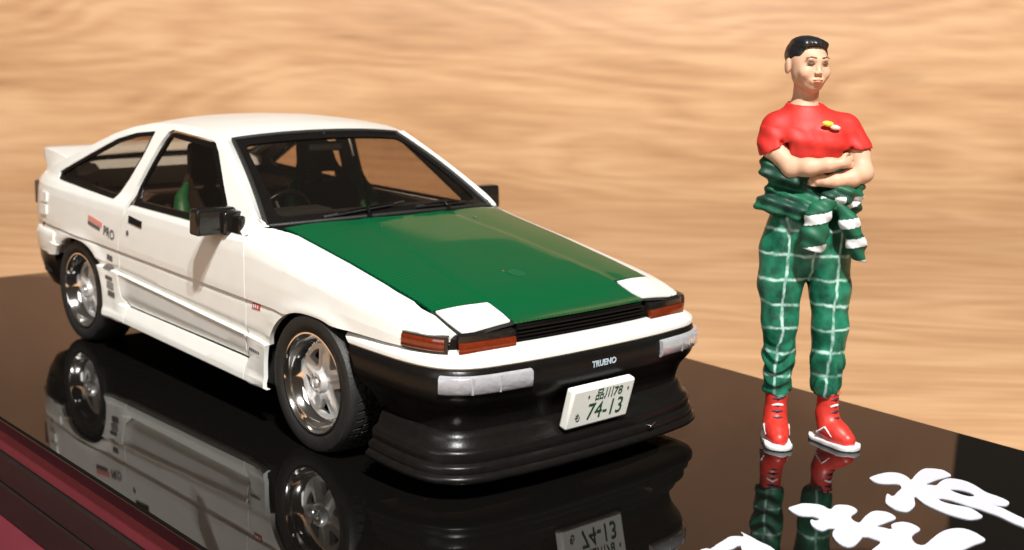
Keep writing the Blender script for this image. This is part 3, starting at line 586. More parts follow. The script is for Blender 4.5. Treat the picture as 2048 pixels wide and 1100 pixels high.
# --- wheels
def make_wheel(x, sgn):
    w = empty('wheel', (x, sgn * .797, .305)); w.parent = car
    if sgn > 0: w.rotation_euler = (0, 0, math.pi)
    return w
def lathe(name, prof, mt, parent, n=64, angle=35):
    """prof: (radius, y) ; axis along y; outer face at -y"""
    vs, fs = [], []; K = len(prof)
    for i in range(n):
        a = 2 * math.pi * i / n
        for r, y in prof: vs.append((r * math.cos(a), y, r * math.sin(a)))
    for i in range(n):
        j = (i + 1) % n
        for k in range(K - 1): fs.append((i * K + k, i * K + k + 1, j * K + k + 1, j * K + k))
    return obj(name, vs, fs, mt, parent, angle=angle)
w0 = make_wheel(1.205, -1)
tprof = [(.218, .02), (.222, .004), (.229, -.008), (.240, -.015), (.258, -.020), (.280, -.020), (.294, -.015), (.302, -.003), (.305, .014), (.305, .10), (.303, .17), (.288, .19), (.26, .20), (.20, .20)]
ty = lathe('tyre', tprof, M['rubber'], w0, 96)
# tread blocks
vs, fs = [], []
for i in range(46):
    a0 = 2 * math.pi * i / 46
    for row, (y0, y1) in enumerate(((.018, .052), (.066, .096), (.108, .138), (.150, .182))):
        a = a0 + (row % 2) * math.pi / 46; da = .046; q = len(vs)
        for rr in (.296, .3125):
            for yy_, sh in ((y0, 0), (y1, .03)):
                for s_ in (-da, da):
                    r2 = rr - (.006 if (rr > .305 and row in (0,) and yy_ == y0) else 0); vs.append((r2 * math.cos(a + s_ + sh), yy_, r2 * math.sin(a + s_ + sh)))
        fs += [(q + 4, q + 5, q + 7, q + 6), (q, q + 1, q + 5, q + 4), (q + 2, q + 3, q + 7, q + 6), (q, q + 2, q + 6, q + 4), (q + 1, q + 3, q + 7, q + 5)]
tb = obj('tread_block', vs, fs, M['rubber'], ty, smooth=False); tb['kind'] = 'stuff'
rim = lathe('rim', [(.219, .03), (.227, -.006), (.225, -.013), (.218, -.013), (.213, -.006), (.209, .012), (.198, .042), (.186, .058), (.177, .064), (.170, .067), (.160, .069)], M['chrome'], w0, 96)
lathe('inner_barrel', [(.165, .066), (.160, .13), (.05, .15), (.0, .15)], M['void'], rim, 48)
# rivets round the disc
vs, fs = [], []
def make_rivet():
    bm = bmesh.new(); bmesh.ops.create_icosphere(bm, subdivisions=1, radius=.0065)
    for v in bm.verts: v.co.y *= .8
    return bm
riv = bm_obj('rivet', make_rivet(), M['chrome'], rim, 80)
for k in range(30):
    a = 2 * math.pi * (k + .5) / 30; o = riv if k == 0 else riv.copy()
    if k: COL.objects.link(o); o.parent = rim
    o.location = (.172 * math.cos(a), .060, .172 * math.sin(a))
# flat star-shaped disc: five broad spokes with wedge openings
def disc_fn(u, v):
    r = math.hypot(u, v); an = (math.atan2(v, u) - math.pi / 2) % (2 * math.pi / 5); an = min(an, 2 * math.pi / 5 - an)
    return (u, .054 - .024 * math.exp(-(r / .055) ** 2) - .011 * math.exp(-((an * r) / .012) ** 2) * ip([.03, .05, .12, .155], [0, 1, .8, 0], r), v)
holes = []
for k in range(5):
    b_ = math.pi / 2 + 2 * math.pi * (k + .5) / 5; h_ = [(.080 * math.cos(b_ + q), .080 * math.sin(b_ + q)) for q in (-.09, .09)] + [(.146 * math.cos(b_ + q), .146 * math.sin(b_ + q)) for q in (.33, .17, 0, -.17, -.33)]
    holes.append(rounded(h_, .008, 3))
gl_ = [round(-.16 + .01 * i, 3) for i in range(33)]
disc = panel('spoke_disc', [(.168 * math.cos(a), .168 * math.sin(a)) for a in np.linspace(0, 2 * math.pi, 64, endpoint=False)], holes, disc_fn, M['silver'], rim, gl_, gl_, .03, lambda u, v: (0, 1, 0), angle=40)
lathe('hub_cap', [(.052, .04), (.050, .018), (.044, .010), (.030, .010), (.026, .016), (.018, .018), (.014, .006), (.0, .004)], M['silver'], rim, 40)
for k in range(4):
    a = .5 + math.pi / 2 * k; rbox('wheel_nut', (.037 * math.cos(a), .008, .037 * math.sin(a)), (.010, .010, .010), .002, M['chrome'], rim)
def copy_children(src, dst):
    for c in [o for o in bpy.data.objects if o.parent == src]:
        d = c.copy(); COL.objects.link(d); d.parent = dst; copy_children(c, d)
for x, sgn in ((1.205, 1), (-1.19, -1), (-1.19, 1)):
    w = make_wheel(x, sgn); copy_children(w0, w)
    if x < 0: w.scale = (.95, .95, .95); w.location = (x, sgn * .772, .29)   # the rear wheels sit deeper in their arches
# --- door mirrors
for sgn in (-1, 1):
    mr = rbox('door_mirror', (.405, sgn * .826, .910), (.085, .215, .126), .016, M['gloss'], car, taper=(.9, .96))
    rbox('mirror_arm', (.43, sgn * .745, .900), (.085, .12, .110), .012, M['gloss'], mr)
    rbox('mirror_base', (.475, sgn * .748, .893), (.13, .035, .10), .012, M['gloss'], mr)
    rbox('mirror_glass', (.362, sgn * .826, .910), (.006, .185, .10), .002, M['chrome'], mr)
# --- door handles, locks, prints
def patch(name, pts, mt, parent, off=-.003, thick=.003):
    return panel(name, [(x, z2t(x, z)) for x, z in pts], [], side(off), mt, parent, [], [], thick, inw)
hd = patch('door_handle', [(-.535, .772), (-.385, .760), (-.385, .795), (-.535, .808)], M['gloss'], doorp, -.004, .01)
hm = mirror_of(hd, doorL)
lk = patch('key_lock', [(-.54 + .013 * math.cos(a), .715 + .014 * math.sin(a)) for a in np.linspace(0, 6.283, 12, endpoint=False)], M['ink_grey'], doorp, -.004)
patch('red_stripe_print', [(-1.02, .722), (-.845, .700), (-.845, .727), (-1.02, .750)], M['ink_pink'], bs, -.0025, .002)
patch('black_stripe_print', [(-1.02, .698), (-.87, .679), (-.87, .697), (-1.02, .716)], M['ink_grey'], bs, -.0025, .002)
def side_text(body_, size, x, z, mt, parent, slope=-.10, xs=1, y=None):
    yy0 = -Wy(x, z2t(x, z)) - .004
    return text_obj('side_lettering', body_, size, (x, yy0, z), (1, 0, slope), (0, .02, 1), mt, parent, .001, xs)
side_text('PRO', .075, -.755, .683, M['ink_grey'], bs, -.12, .92)
fend = [o for o in bpy.data.objects if o.name.startswith('front_fender') and o.data.vertices[0].co.y < 0][0]
patch('red_badge_print', [(.705, .545), (.775, .545), (.775, .572), (.705, .572)], M['ink_red'], fend, -.0025, .002)
for x_ in (.716, .732, .752): patch('badge_stroke', [(x_, .551), (x_ + .008, .551), (x_ + .008, .566), (x_, .566)], M['ink_white'], fend, -.0045, .001)
for k_ in range(6): x_ = .70 + .0155 * k_; patch('grey_stroke', [(x_, .350 - .001 * k_), (x_ + .011, .349 - .001 * k_), (x_ + .016, .362 - .001 * k_), (x_ + .005, .363 - .001 * k_)], M['ink_grey'], fend, -.0025, .001)
patch('grey_print', [(-.80, .535), (-.735, .530), (-.735, .558), (-.80, .563)], M['ink_grey'], bs, -.0025, .002)
patch('grey_print', [(-.82, .488), (-.74, .482), (-.74, .497), (-.82, .503)], M['ink_grey'], bs, -.0025, .002)
patch('grey_print', [(-.79, .432), (-.715, .428), (-.715, .448), (-.79, .452)], M['ink_grey'], bs, -.0025, .002)
patch('grey_print', [(-.775, .385), (-.70, .380), (-.70, .418), (-.775, .423)], M['grey'], bs, -.0025, .002)
patch('grey_print', [(-.765, .345), (-.69, .340), (-.69, .367), (-.765, .372)], M['ink_grey'], bs, -.0025, .002)
for z_ in (.775, .70):
    patch('side_vent', rounded([(-1.70, z_ - .028), (-1.60, z_ - .030), (-1.60, z_ + .026), (-1.70, z_ + .028)], .01), M['white'], bs, -.010, .012)
# moulded side marker on the fender
# --- interior
it = empty('interior'); it.parent = car
rbox('dashboard', (.46, 0, .80), (.36, 1.36, .20), .05, M['void'], it)
rbox('instrument_hood', (.40, -.36, .905), (.16, .34, .06), .025, M['void'], it)
def ringpts(c, r, tilt, n=28):
    out = []
    for k in range(n):
        a = 2 * math.pi * k / n; y = r * math.cos(a); u = r * math.sin(a); out.append((c[0] - u * math.sin(tilt), c[1] + y, c[2] + u * math.cos(tilt)))
    return out
sw = tube('steering_wheel', ringpts((.26, -.36, .86), .15, -.35), .014, M['black'], it, closed=True)
tube('steering_column', [(.26, -.36, .86), (.42, -.36, .82)], .03, M['black'], sw)
for a in (0, 2.1, 4.2): tube('wheel_spoke', [(.262, -.36, .86), (.26 + .14 * math.sin(a) * .34, -.36 + .14 * math.cos(a), .86 + .14 * math.sin(a) * .94)], .010, M['grey'], sw)
def seat(y):
    back = [(-.17, 0), (-.24, .10), (-.25, .30), (-.22, .42), (-.135, .50), (-.12, .60), (-.10, .655), (.10, .655), (.12, .60), (.135, .50), (.22, .42), (.25, .30), (.24, .10), (.17, 0)]
    h1 = rounded([(-.115, .40), (-.03, .40), (-.03, .455), (-.115, .455)], .018); h2 = rounded([(.02, .40), (.12, .40), (.12, .46), (.02, .46)], .02)
    fm = lambda u, v: (-.30 - .28 * v + .10 * (abs(u) / .25) ** 2, y + u, .56 + .93 * v)
    s = empty('bucket_seat'); s.parent = it
    panel('backrest', rounded([(a * .92, b) for a, b in back], .05), [h1, h2], fm, M['seatb'], s, [-.2, -.1, 0, .1, .2], [.1, .2, .3, .4, .5, .6], .04, lambda u, v: (-1, 0, .2), angle=50)
    rbox('seat_cushion', (-.10, y, .53), (.46, .42, .14), .05, M['void'], s)
    for sg_ in (-1, 1):
        tube('side_bolster', [fm(sg_ * .22, .12), fm(sg_ * .25, .18), fm(sg_ * .262, .29), fm(sg_ * .235, .38), fm(sg_ * .17, .45)], [.02, .042, .050, .036, .012], M['seatg'], s, 12)
        tube('thigh_bolster', [(.10, y + sg_ * .20, .57), (-.05, y + sg_ * .215, .60), (-.22, y + sg_ * .21, .62)], [.03, .045, .045], M['seatg'], s, 12)
    return s
seat(-.37); s2 = seat(.31)
rbox('seat_label', (.085, .24, .70), (.05, .15, .10), .01, M['grey'], s2)
tube('harness_strap', [(-.33, .50, 1.08), (-.28, .49, .95), (-.20, .46, .82), (-.08, .42, .70)], .018, M['seatg'], s2)
rbox('rear_bench', (-.98, 0, .70), (.20, 1.25, .30), .06, M['dark'], it, rot=Matrix.Rotation(-.2, 3, 'Y') if False else None)
rbox('rear_view_mirror', (.10, 0, 1.195), (.03, .20, .05), .012, M['void'], it)
tube('mirror_stem', [(.10, 0, 1.20), (.09, 0, 1.27)], .008, M['void'], it)
# ================================================================ FIGURINE (all figures below are local: X right, Y away, Z up)
class Field:
    """signed distance field on a grid, meshed with surface nets into one continuous surface"""
    def __init__(s, lo, hi, h):
        s.lo = np.array(lo, float); s.h = h; s.n = np.ceil((np.array(hi) - s.lo) / h).astype(int) + 1
        s.F = np.full(s.n, .08, np.float32)
    def region(s, lo, hi, mg):
        a = np.clip(((np.minimum(lo, hi) - mg - s.lo) / s.h).astype(int), 0, s.n - 1); b = np.clip(((np.maximum(lo, hi) + mg - s.lo) / s.h).astype(int) + 2, 1, s.n)
        sl = tuple(slice(int(i), int(j)) for i, j in zip(a, b))
        g = np.meshgrid(*[s.lo[k] + s.h * np.arange(sl[k].start, sl[k].stop) for k in range(3)], indexing='ij'); return sl, g
    def put(s, sl, d, k, op='u'):
        f = s.F[sl]
        if op == 'u':
            if k: hh = np.clip(.5 + .5 * (f - d) / k, 0, 1); s.F[sl] = f * (1 - hh) + d * hh - k * hh * (1 - hh)
            else: s.F[sl] = np.minimum(f, d)
        else:
            hh = np.clip(.5 + .5 * (f + d) / -max(k, 1e-4) + 0, 0, 1); 
            kk = max(k, 1e-4); hh = np.clip(.5 - .5 * (f + d) / kk, 0, 1); s.F[sl] = f * (1 - hh) - d * hh + kk * hh * (1 - hh)
    def cap(s, a, b, ra, rb=None, k=.02, op='u', sq=(1, 1, 1)):
        rb = ra if rb is None else rb; a = np.array(a, float); b = np.array(b, float); q = np.array(sq, float)
        sl, g = s.region(a, b, max(ra, rb) / q.min() + k + .03); A = a * q; D = (b - a) * q; P = [g[i] * q[i] - A[i] for i in range(3)]
        t = np.clip((P[0] * D[0] + P[1] * D[1] + P[2] * D[2]) / max(D @ D, 1e-9), 0, 1)
        d = np.sqrt(sum((P[i] - t * D[i]) ** 2 for i in range(3))) - (ra + (rb - ra) * t); s.put(sl, d / q.max() if q.max() > 1 else d, k, op)
    def ell(s, c, r, k=.02, op='u', yaw=0, tilt=0):
        c = np.array(c, float); r = np.array(r, float); m_ = r.max(); sl, g = s.region(c, c, m_ + k + .03); x, y, z = [g[i] - c[i] for i in range(3)]
        if yaw: x, y = x * math.cos(yaw) + y * math.sin(yaw), -x * math.sin(yaw) + y * math.cos(yaw)
        if tilt: x, z = x * math.cos(tilt) + z * math.sin(tilt), -x * math.sin(tilt) + z * math.cos(tilt)
        k0 = np.sqrt((x / r[0]) ** 2 + (y / r[1]) ** 2 + (z / r[2]) ** 2); k1 = np.sqrt((x / r[0] ** 2) ** 2 + (y / r[1] ** 2) ** 2 + (z / r[2] ** 2) ** 2) + 1e-9
        s.put(sl, k0 * (k0 - 1) / k1, k, op)
    def chain(s, pts, rs, k=.02, sq=(1, 1, 1)):
        for a, b, ra, rb in zip(pts, pts[1:], rs, rs[1:]): s.cap(a, b, ra, rb, k, sq=sq)
    def grid(s): return np.meshgrid(*[s.lo[k] + s.h * np.arange(s.n[k]) for k in range(3)], indexing='ij')
    def cutplane(s, fn):
        x, y, z = s.grid(); s.F = np.maximum(s.F, fn(x, y, z))
    def disp(s, fn):
        x, y, z = s.grid(); s.F += fn(x, y, z)
    def mesh(s):
        F = s.F; F[0] = F[-1] = .1; F[:, 0] = F[:, -1] = .1; F[:, :, 0] = F[:, :, -1] = .1; neg = F < 0; nx, ny, nz = F.shape
        cnt = np.zeros((nx - 1, ny - 1, nz - 1), np.int8)
        for i in (0, 1):
            for j in (0, 1):
                for k in (0, 1): cnt += neg[i:nx - 1 + i, j:ny - 1 + j, k:nz - 1 + k]
        act = (cnt > 0) & (cnt < 8); I = np.argwhere(act); idx = -np.ones(act.shape, np.int64); idx[act] = np.arange(len(I))
        P = np.zeros((len(I), 3)); C_ = np.zeros(len(I)); c = [(i, j, k) for i in (0, 1) for j in (0, 1) for k in (0, 1)]
        for a in c:
            for ax in range(3):
                if a[ax] == 0:
                    b = list(a); b[ax] = 1; fa = F[tuple((I + a).T)]; fb = F[tuple((I + b).T)]; ms = (fa < 0) != (fb < 0)
                    t = np.where(ms, fa / np.where(ms, fa - fb, 1), 0); p = np.array(a)[None] + np.zeros((len(I), 1)); p[:, ax] += t; P[ms] += p[ms]; C_[ms] += 1
        V = (I + P / C_[:, None]) * s.h + s.lo; Q = []
        for ax in range(3):
            sh = [slice(1, -1)] * 3; sh[ax] = slice(0, -1); sh2 = list(sh); sh2[ax] = slice(1, None)
            A = neg[tuple(sh)]; B = neg[tuple(sh2)]; E = np.argwhere(A != B); off = np.array([1, 1, 1]); off[ax] = 0; E = E + off
            u, v = [(1, 2), (2, 0), (0, 1)][ax]; eu = np.zeros(3, int); eu[u] = 1; ev = np.zeros(3, int); ev[v] = 1
            q = np.stack([idx[tuple((E - eu - ev).T)], idx[tuple((E - ev).T)], idx[tuple(E.T)], idx[tuple((E - eu).T)]], 1)
            fl = ~neg[tuple(E.T)]; q[fl] = q[fl][:, ::-1]; Q.append(q)
        return V, np.concatenate(Q)
def soft(name, fld, mts, parent, mi=None, relax=2):
    V, Q = fld.mesh()
    for _ in range(relax):   # light Laplacian relaxation
        Sx = np.zeros_like(V); Cn = np.zeros(len(V))
        for a, b in ((0, 1), (1, 2), (2, 3), (3, 0)):
            np.add.at(Sx, Q[:, a], V[Q[:, b]]); np.add.at(Cn, Q[:, a], 1); np.add.at(Sx, Q[:, b], V[Q[:, a]]); np.add.at(Cn, Q[:, b], 1)
        V = V * .5 + .5 * Sx / Cn[:, None]
    ids = None
    if mi is not None: ids = mi(V[Q].mean(1))
    return obj(name, V, Q, mts, parent, angle=None, mi=ids)
M['skin'] = mat('painted_skin', (.66, .40, .265), .55, var=.16, vscale=14, bump=.05, bscale=60)
M['lip'] = mat('lip_paint', (.50, .19, .12), .45)
M['brow'] = mat('brown_brow_paint', (.16, .085, .05), .5); M['eye'] = mat('dark_eye_paint', (.09, .06, .045), .5)
M['eyew'] = mat('eye_white_paint', (.62, .50, .42), .4)
M['hair'] = mat('black_hair_paint', (.012, .014, .016), .32, bump=.3, bscale=55)
M['shirt'] = mat('red_shirt_paint', (.62, .022, .014), .6, var=.30, vscale=11, bump=.10, bscale=50)
M['shoe'] = mat('red_shoe_paint', (.62, .035, .022), .4, var=.25, vscale=40)
M['sole'] = mat('white_sole_paint', (.72, .70, .70), .4, var=.15, vscale=40)
M['lace'] = mat('dark_lace_paint', (.05, .02, .035), .5)
M['cloth'] = mat('green_cloth_paint', (.008, .125, .062), .58, var=.45, vscale=14, bump=.10, bscale=50)
M['clothd'] = mat('dark_green_cloth_paint', (.006, .060, .036), .58, var=.5, vscale=18, bump=.10, bscale=50)
M['band'] = mat('white_stripe_paint', (.78, .80, .80), .45, var=.2, vscale=30)
M['badge_y'] = mat('yellow_badge_paint', (.75, .58, .05), .4); M['badge_w'] = mat('pale_pink_badge_paint', (.80, .50, .45), .4)
def plaid():
    mt, t, b = new_mat('painted_plaid_cloth'); c = t.nodes.new('ShaderNodeTexCoord').outputs['Object']; s = t.nodes.new('ShaderNodeSeparateXYZ'); t.links.new(c, s.inputs[0])
    w = noise(t, c, 9, 3); wob = math_node(t, 'MULTIPLY', math_node(t, 'SUBTRACT', w, .5), .05); w2 = noise(t, c, 22, 3)
    def lines(v, sp, ph, wd):
        f = math_node(t, 'FRACT', math_node(t, 'DIVIDE', math_node(t, 'ADD', math_node(t, 'ADD', v, wob), 5 * sp - ph), sp)); d = math_node(t, 'ABSOLUTE', math_node(t, 'SUBTRACT', f, .5))
        return ramp(t, math_node(t, 'MULTIPLY', d, sp), [(0.0, (1, 1, 1)), (wd, (.75, .75, .75)), (wd * 1.7, (0, 0, 0))])
    hz = lines(s.outputs[2], .112, .665 - .056, .0050); vt = lines(s.outputs[0], .116, -.163 - .058, .0044)
    m1 = mixc(t, 1, hz, vt, 'LIGHTEN'); k = ramp(t, w2, [(.36, (.22,) * 3), (.60, (.9,) * 3)]); m1 = mixc(t, 1, m1, k, 'MULTIPLY')
    n = noise(t, c, 16, 4, .6); base_c = ramp(t, n, [(.32, (.005, .055, .034)), (.48, (.007, .125, .066)), (.68, (.015, .20, .115))])
    col = mixc(t, m1, base_c, (.52, .74, .66)); t.links.new(col, b.inputs['Base Color']); b.inputs['Roughness'].default_value = .42
    bp = t.nodes.new('ShaderNodeBump'); bp.inputs['Strength'].default_value = .25; bp.inputs['Distance'].default_value = .006; t.links.new(n, bp.inputs['Height']); t.links.new(bp.outputs[0], b.inputs['Normal'])
    return mt
M['plaid'] = plaid()
pr = empty('person', (2.45, 1.07, 0), math.radians(47.915)); tag(pr, 'standing figurine with crossed arms in a red T-shirt and green plaid trousers', 'figurine')
YAW = math.radians(15); HC = np.array([-.112, .0, 1.728])
def hp_(x, y, z): return (HC[0] + x * math.cos(YAW) - y * math.sin(YAW), HC[1] + x * math.sin(YAW) + y * math.cos(YAW), HC[2] + z)
# ---- body: one continuous skin
f = Field((-.42, -.36, -.02), (.32, .24, 1.90), .0055)
f.ell(hp_(0, .022, .028), (.083, .100, .076), .02, yaw=YAW); f.ell(hp_(0, -.018, -.024), (.079, .080, .084), .03, yaw=YAW); f.ell(hp_(0, -.024, -.066), (.067, .062, .050), .03, yaw=YAW)
f.ell(hp_(0, -.058, -.098), (.034, .032, .028), .03, yaw=YAW)
f.cap(hp_(-.035, -.088, .030 - .013), hp_(.035, -.088, .030 - .013), .014, k=.02); f.cap(hp_(0, -.095, .015 - .013), hp_(0, -.108, -.024 - .013), .007, .010, k=.012)
for sg in (-1, 1):
    f.ell(hp_(sg * .036, -.102, .012 - .013), (.017, .010, .009), .010, 'd', yaw=YAW); f.ell(hp_(sg * .045, -.070, -.028 - .013), (.026, .024, .026), .02, yaw=YAW)
    f.ell(hp_(sg * .014, -.108, -.028 - .013), (.008, .008, .006), .006, yaw=YAW)
    f.ell(hp_(sg * .086, .020, -.005 - .013), (.011, .022, .036), .006, yaw=YAW)
f.ell(hp_(0, -.090, -.062 - .013), (.034, .016, .016), .014, yaw=YAW)
f.cap((-.108, .02, 1.50), (-.106, .018, 1.66), .057, .056, k=.015)
f.chain([(-.118, .015, 1.50), (-.07, .01, 1.36), (-.065, .01, 1.10), (-.06, .015, .95)], [.07, .11, .105, .12], .03)
f.cap((-.23, 0, 1.43), (.08, 0, 1.43), .045, k=.03)
# legs (under the trousers)
f.chain([(-.15, .01, .90), (-.14, -.01, .53), (-.137, .02, .10)], [.075, .05, .035]); f.chain([(.04, .01, .90), (.075, -.01, .53), (.105, .02, .10)], [.075, .05, .035])
f.chain([(-.137, .02, .08), (-.14, -.08, .04)], [.035, .028]); f.chain([(.105, .02, .08), (.17, -.07, .04)], [.035, .028])
# right arm (left in view): upper arm, forearm across the chest, hand on the other arm
f.chain([(-.255, 0, 1.43), (-.250, -.035, 1.36), (-.172, -.108, 1.276)], [.048, .047, .042], .03)
f.chain([(-.172, -.108, 1.276), (-.11, -.150, 1.286), (-.03, -.176, 1.302), (.025, -.182, 1.312)], [.043, .038, .029, .022], .02)
def hand(o_, fw, up, out, curl=.6, s=1.0, thumb=1):
    """palm at o_, fingers along fw, 'up' spreads the fingers, 'out' is the back of the hand"""
    o_, fw, up, out = [np.array(v, float) for v in (o_, fw, up, out)]
    for v in (fw, up, out): v /= np.linalg.norm(v)
    f.ell(tuple(o_ + fw * .035 * s), (.036 * s, .024 * s, .034 * s), .015)
    for k, (q, L) in enumerate(((-.030, .030), (-.010, .036), (.011, .034), (.030, .027))):
        r0 = .0100 * s; a = o_ + fw * .058 * s + up * q * s; b = a + (fw * .9 - out * .2) * L * s; c_ = b + (fw * .55 - out * .8) * L * .8 * s; d_ = c_ + (fw * .2 - out * .9) * L * .45 * s
        f.cap(a, b, r0, r0 * .95, k=.003); f.cap(b, c_, r0 * .95, r0 * .85, k=.003); f.cap(c_, d_, r0 * .85, r0 * .75, k=.003)
    a = o_ + fw * .012 * s + up * thumb * .030 * s; b = a + (up * thumb * .6 + fw * .7) * .034 * s; f.cap(a, b, .012 * s, .0105 * s, k=.008); f.cap(b, b + fw * .026 * s - out * .008, .0105 * s, .009 * s, k=.003)
# left arm
f.chain([(.085, 0, 1.43), (.125, -.04, 1.35), (.142, -.085, 1.262)], [.053, .051, .046], .03)
f.chain([(.142, -.085, 1.262), (.08, -.142, 1.244), (.01, -.158, 1.232), (-.03, -.156, 1.226)], [.046, .039, .030, .024], .02)
hand((.018, -.182, 1.311), (.95, .32, .10), (-.1, .05, 1), (.3, -1, 0), s=.70, thumb=1)
hand((-.030, -.150, 1.226), (-.95, .25, .05), (0, .1, 1), (-.2, -1, -.1), s=.74, thumb=1)
bd = soft('body', f, M['skin'], pr, relax=2)
# ---- face paint and hair
def small(name, fn, mt, lo, hi, h=.0025): ff = Field(lo, hi, h); fn(ff); return soft(name, ff, mt, bd if name != 'hair' else pr, relax=1)
hb = np.array(HC); lo_, hi_ = hb - .16, hb + .16
for sg in (-1, 1):
    small('eyebrow', lambda q: (q.cap(hp_(sg * .015, -.1015, .036 - .013), hp_(sg * .038, -.0975, .040 - .013), .0042, k=.002), q.cap(hp_(sg * .038, -.0975, .040 - .013), hp_(sg * .056, -.086, .034 - .013), .0032, .0022, k=.002)), M['brow'], lo_, hi_)
    small('eye', lambda q: q.ell(hp_(sg * .035, -.0945, .010 - .013), (.0160, .0064, .0026), .0, yaw=YAW + sg * .35), M['eye'], lo_, hi_)
    small('iris', lambda q: q.ell(hp_(sg * .034 + .002, -.0965, .010 - .013), (.0058, .003, .0036), .0, yaw=YAW + sg * .35), M['brow'], lo_, hi_)
    small('eyelid', lambda q: (q.cap(hp_(sg * .018, -.0985, .013 - .013), hp_(sg * .034, -.0985, .0165 - .013), .0024, k=.001), q.cap(hp_(sg * .034, -.0985, .0165 - .013), hp_(sg * .051, -.088, .012 - .013), .0024, k=.001)), M['brow'], lo_, hi_)
small('lips', lambda q: (q.ell(hp_(0, -.0985, -.0575 - .013), (.026, .0150, .0038), .003, yaw=YAW), q.ell(hp_(0, -.0985, -.0655 - .013), (.021, .0155, .0055), .003, yaw=YAW)), M['lip'], lo_, hi_)
def hairf(q):
    q.ell(hp_(0, .024, .032), (.0885, .107, .080), .0, yaw=YAW); q.ell(hp_(0, -.040, .078), (.066, .050, .028), .02, yaw=YAW); q.ell(hp_(-.02, .0, .088), (.055, .07, .024), .02, yaw=YAW)
    def cut_(x, y, z):
        X, Y, Z = x - HC[0], y - HC[1], z - HC[2]; lx = X * math.cos(YAW) + Y * math.sin(YAW); ly = -X * math.sin(YAW) + Y * math.cos(YAW)
        line = .082 - .062 * np.clip((np.abs(lx) - .030) / .045, 0, 1) ** 2 - 1.05 * np.clip(ly + .075, 0, .075) - .9 * np.clip(ly, 0, .12)
        side_ = np.where((np.abs(lx) > .070) & (ly < .004) & (ly > -.034), -.03, 0)
        return (line + side_) - Z
    q.disp(lambda x, y, z: .0012 * np.sin(x * 260 + y * 90) * np.sin(z * 60)); q.cutplane(cut_)
small('hair', hairf, M['hair'], lo_, hi_, .003)
# ---- shirt
f = Field((-.42, -.30, 1.05), (.32, .22, 1.60), .0055)
f.cap((-.218, .0, 1.440), (.065, .0, 1.440), .054, k=.03); f.cap((-.11, .015, 1.505), (-.215, .0, 1.450), .050, .056, k=.03); f.cap((-.11, .015, 1.505), (.062, .0, 1.450), .050, .056, k=.03); f.ell((-.066, -.015, 1.37), (.198, .118, .150), .04); f.ell((-.135, -.05, 1.40), (.08, .072, .070), .04); f.ell((.0, -.05, 1.40), (.08, .072, .070), .04)
f.cap((-.112, .02, 1.475), (-.110, .02, 1.560), .100, .068, k=.05); f.chain([(-.236, 0, 1.440), (-.248, -.018, 1.375), (-.236, -.055, 1.315)], [.056, .054, .055], .05); f.chain([(.080, 0, 1.440), (.114, -.03, 1.375), (.130, -.055, 1.345)], [.056, .054, .053], .05)
f.ell((-.066, 0, 1.25), (.13, .085, .12), .04)
for sg in (-1, 1):
    X0 = -.068 + sg * .135
    f.cap((X0, -.118, 1.335), (X0 + sg * .02, -.085, 1.385), .005, .002, k=.022, op='d')
f.cutplane(lambda x, y, z: np.where(x < -.185, 1.320 + .62 * (x + .30) - z, np.where(x > .045, 1.362 + .10 * (x - .09) - z, -1)))
f.disp(lambda x, y, z: .0034 * np.sin(z * 70 + x * 50) * np.sin(x * 40 - z * 25 + y * 30) * (z < 1.45))
f.cutplane(lambda x, y, z: (z - (1.535 + .30 * (y - .0) + .0)) if False else z - (1.550 + .12 * y))
f.cap((-.108, .012, 1.570), (-.108, .01, 1.70), .064, k=.004, op='d')
soft('shirt', f, M['shirt'], pr)
def blob(name, c, r, mt, rot=0, par=None):
    bm = bmesh.new(); bmesh.ops.create_uvsphere(bm, u_segments=20, v_segments=10, radius=1)
    for v in bm.verts: v.co = Vector((v.co.x * r[0], v.co.y * r[1], v.co.z * r[2])); v.co = Matrix.Rotation(rot, 3, 'Y') @ v.co + Vector(c)
    return bm_obj(name, bm, mt, par or pr, 80)
blob('yellow_badge', (-.036, -.131, 1.474), (.026, .010, .0125), M['badge_y'], .15); blob('pink_badge', (-.004, -.131, 1.459), (.024, .009, .0115), M['badge_w'], .15)
# ---- trousers
fold = lambda a, kx, ky, kz, p: (lambda x, y, z: a * np.sin(x * kx + y * ky + z * kz + p))
f = Field((-.36, -.24, .19), (.26, .24, 1.22), .0055)
f.ell((-.056, .01, .96), (.196, .135, .20), .03); f.chain([(-.150, .01, .88), (-.162, .005, .74), (-.155, -.015, .56), (-.146, .0, .40), (-.142, .015, .262)], [.114, .097, .078, .066, .063], .03)
f.chain([(.035, .01, .88), (.062, .005, .74), (.072, -.015, .56), (.078, .0, .40), (.082, .015, .268)], [.114, .092, .079, .071, .067], .03)
f.cap((-.048, .0, .60), (-.048, .0, .76), .008, .022, k=.01, op='d')
f.disp(lambda x, y, z: .0062 * np.sin(z * 70 + 14 * x + 9 * np.sin(y * 18 + x * 9)) * np.clip((.52 - z) / .12, 0, 1) + .0022 * np.sin(z * 34 - x * 40 + y * 25) + .003 * np.sin(x * 70 + z * 12) * np.clip((z - .6) / .2, 0, 1))
f.cutplane(lambda x, y, z: .222 + .10 * (y * 0) + .008 * np.sin(x * 60) - z); f.cutplane(lambda x, y, z: z - 1.15)
soft('plaid_trousers', f, M['plaid'], pr)
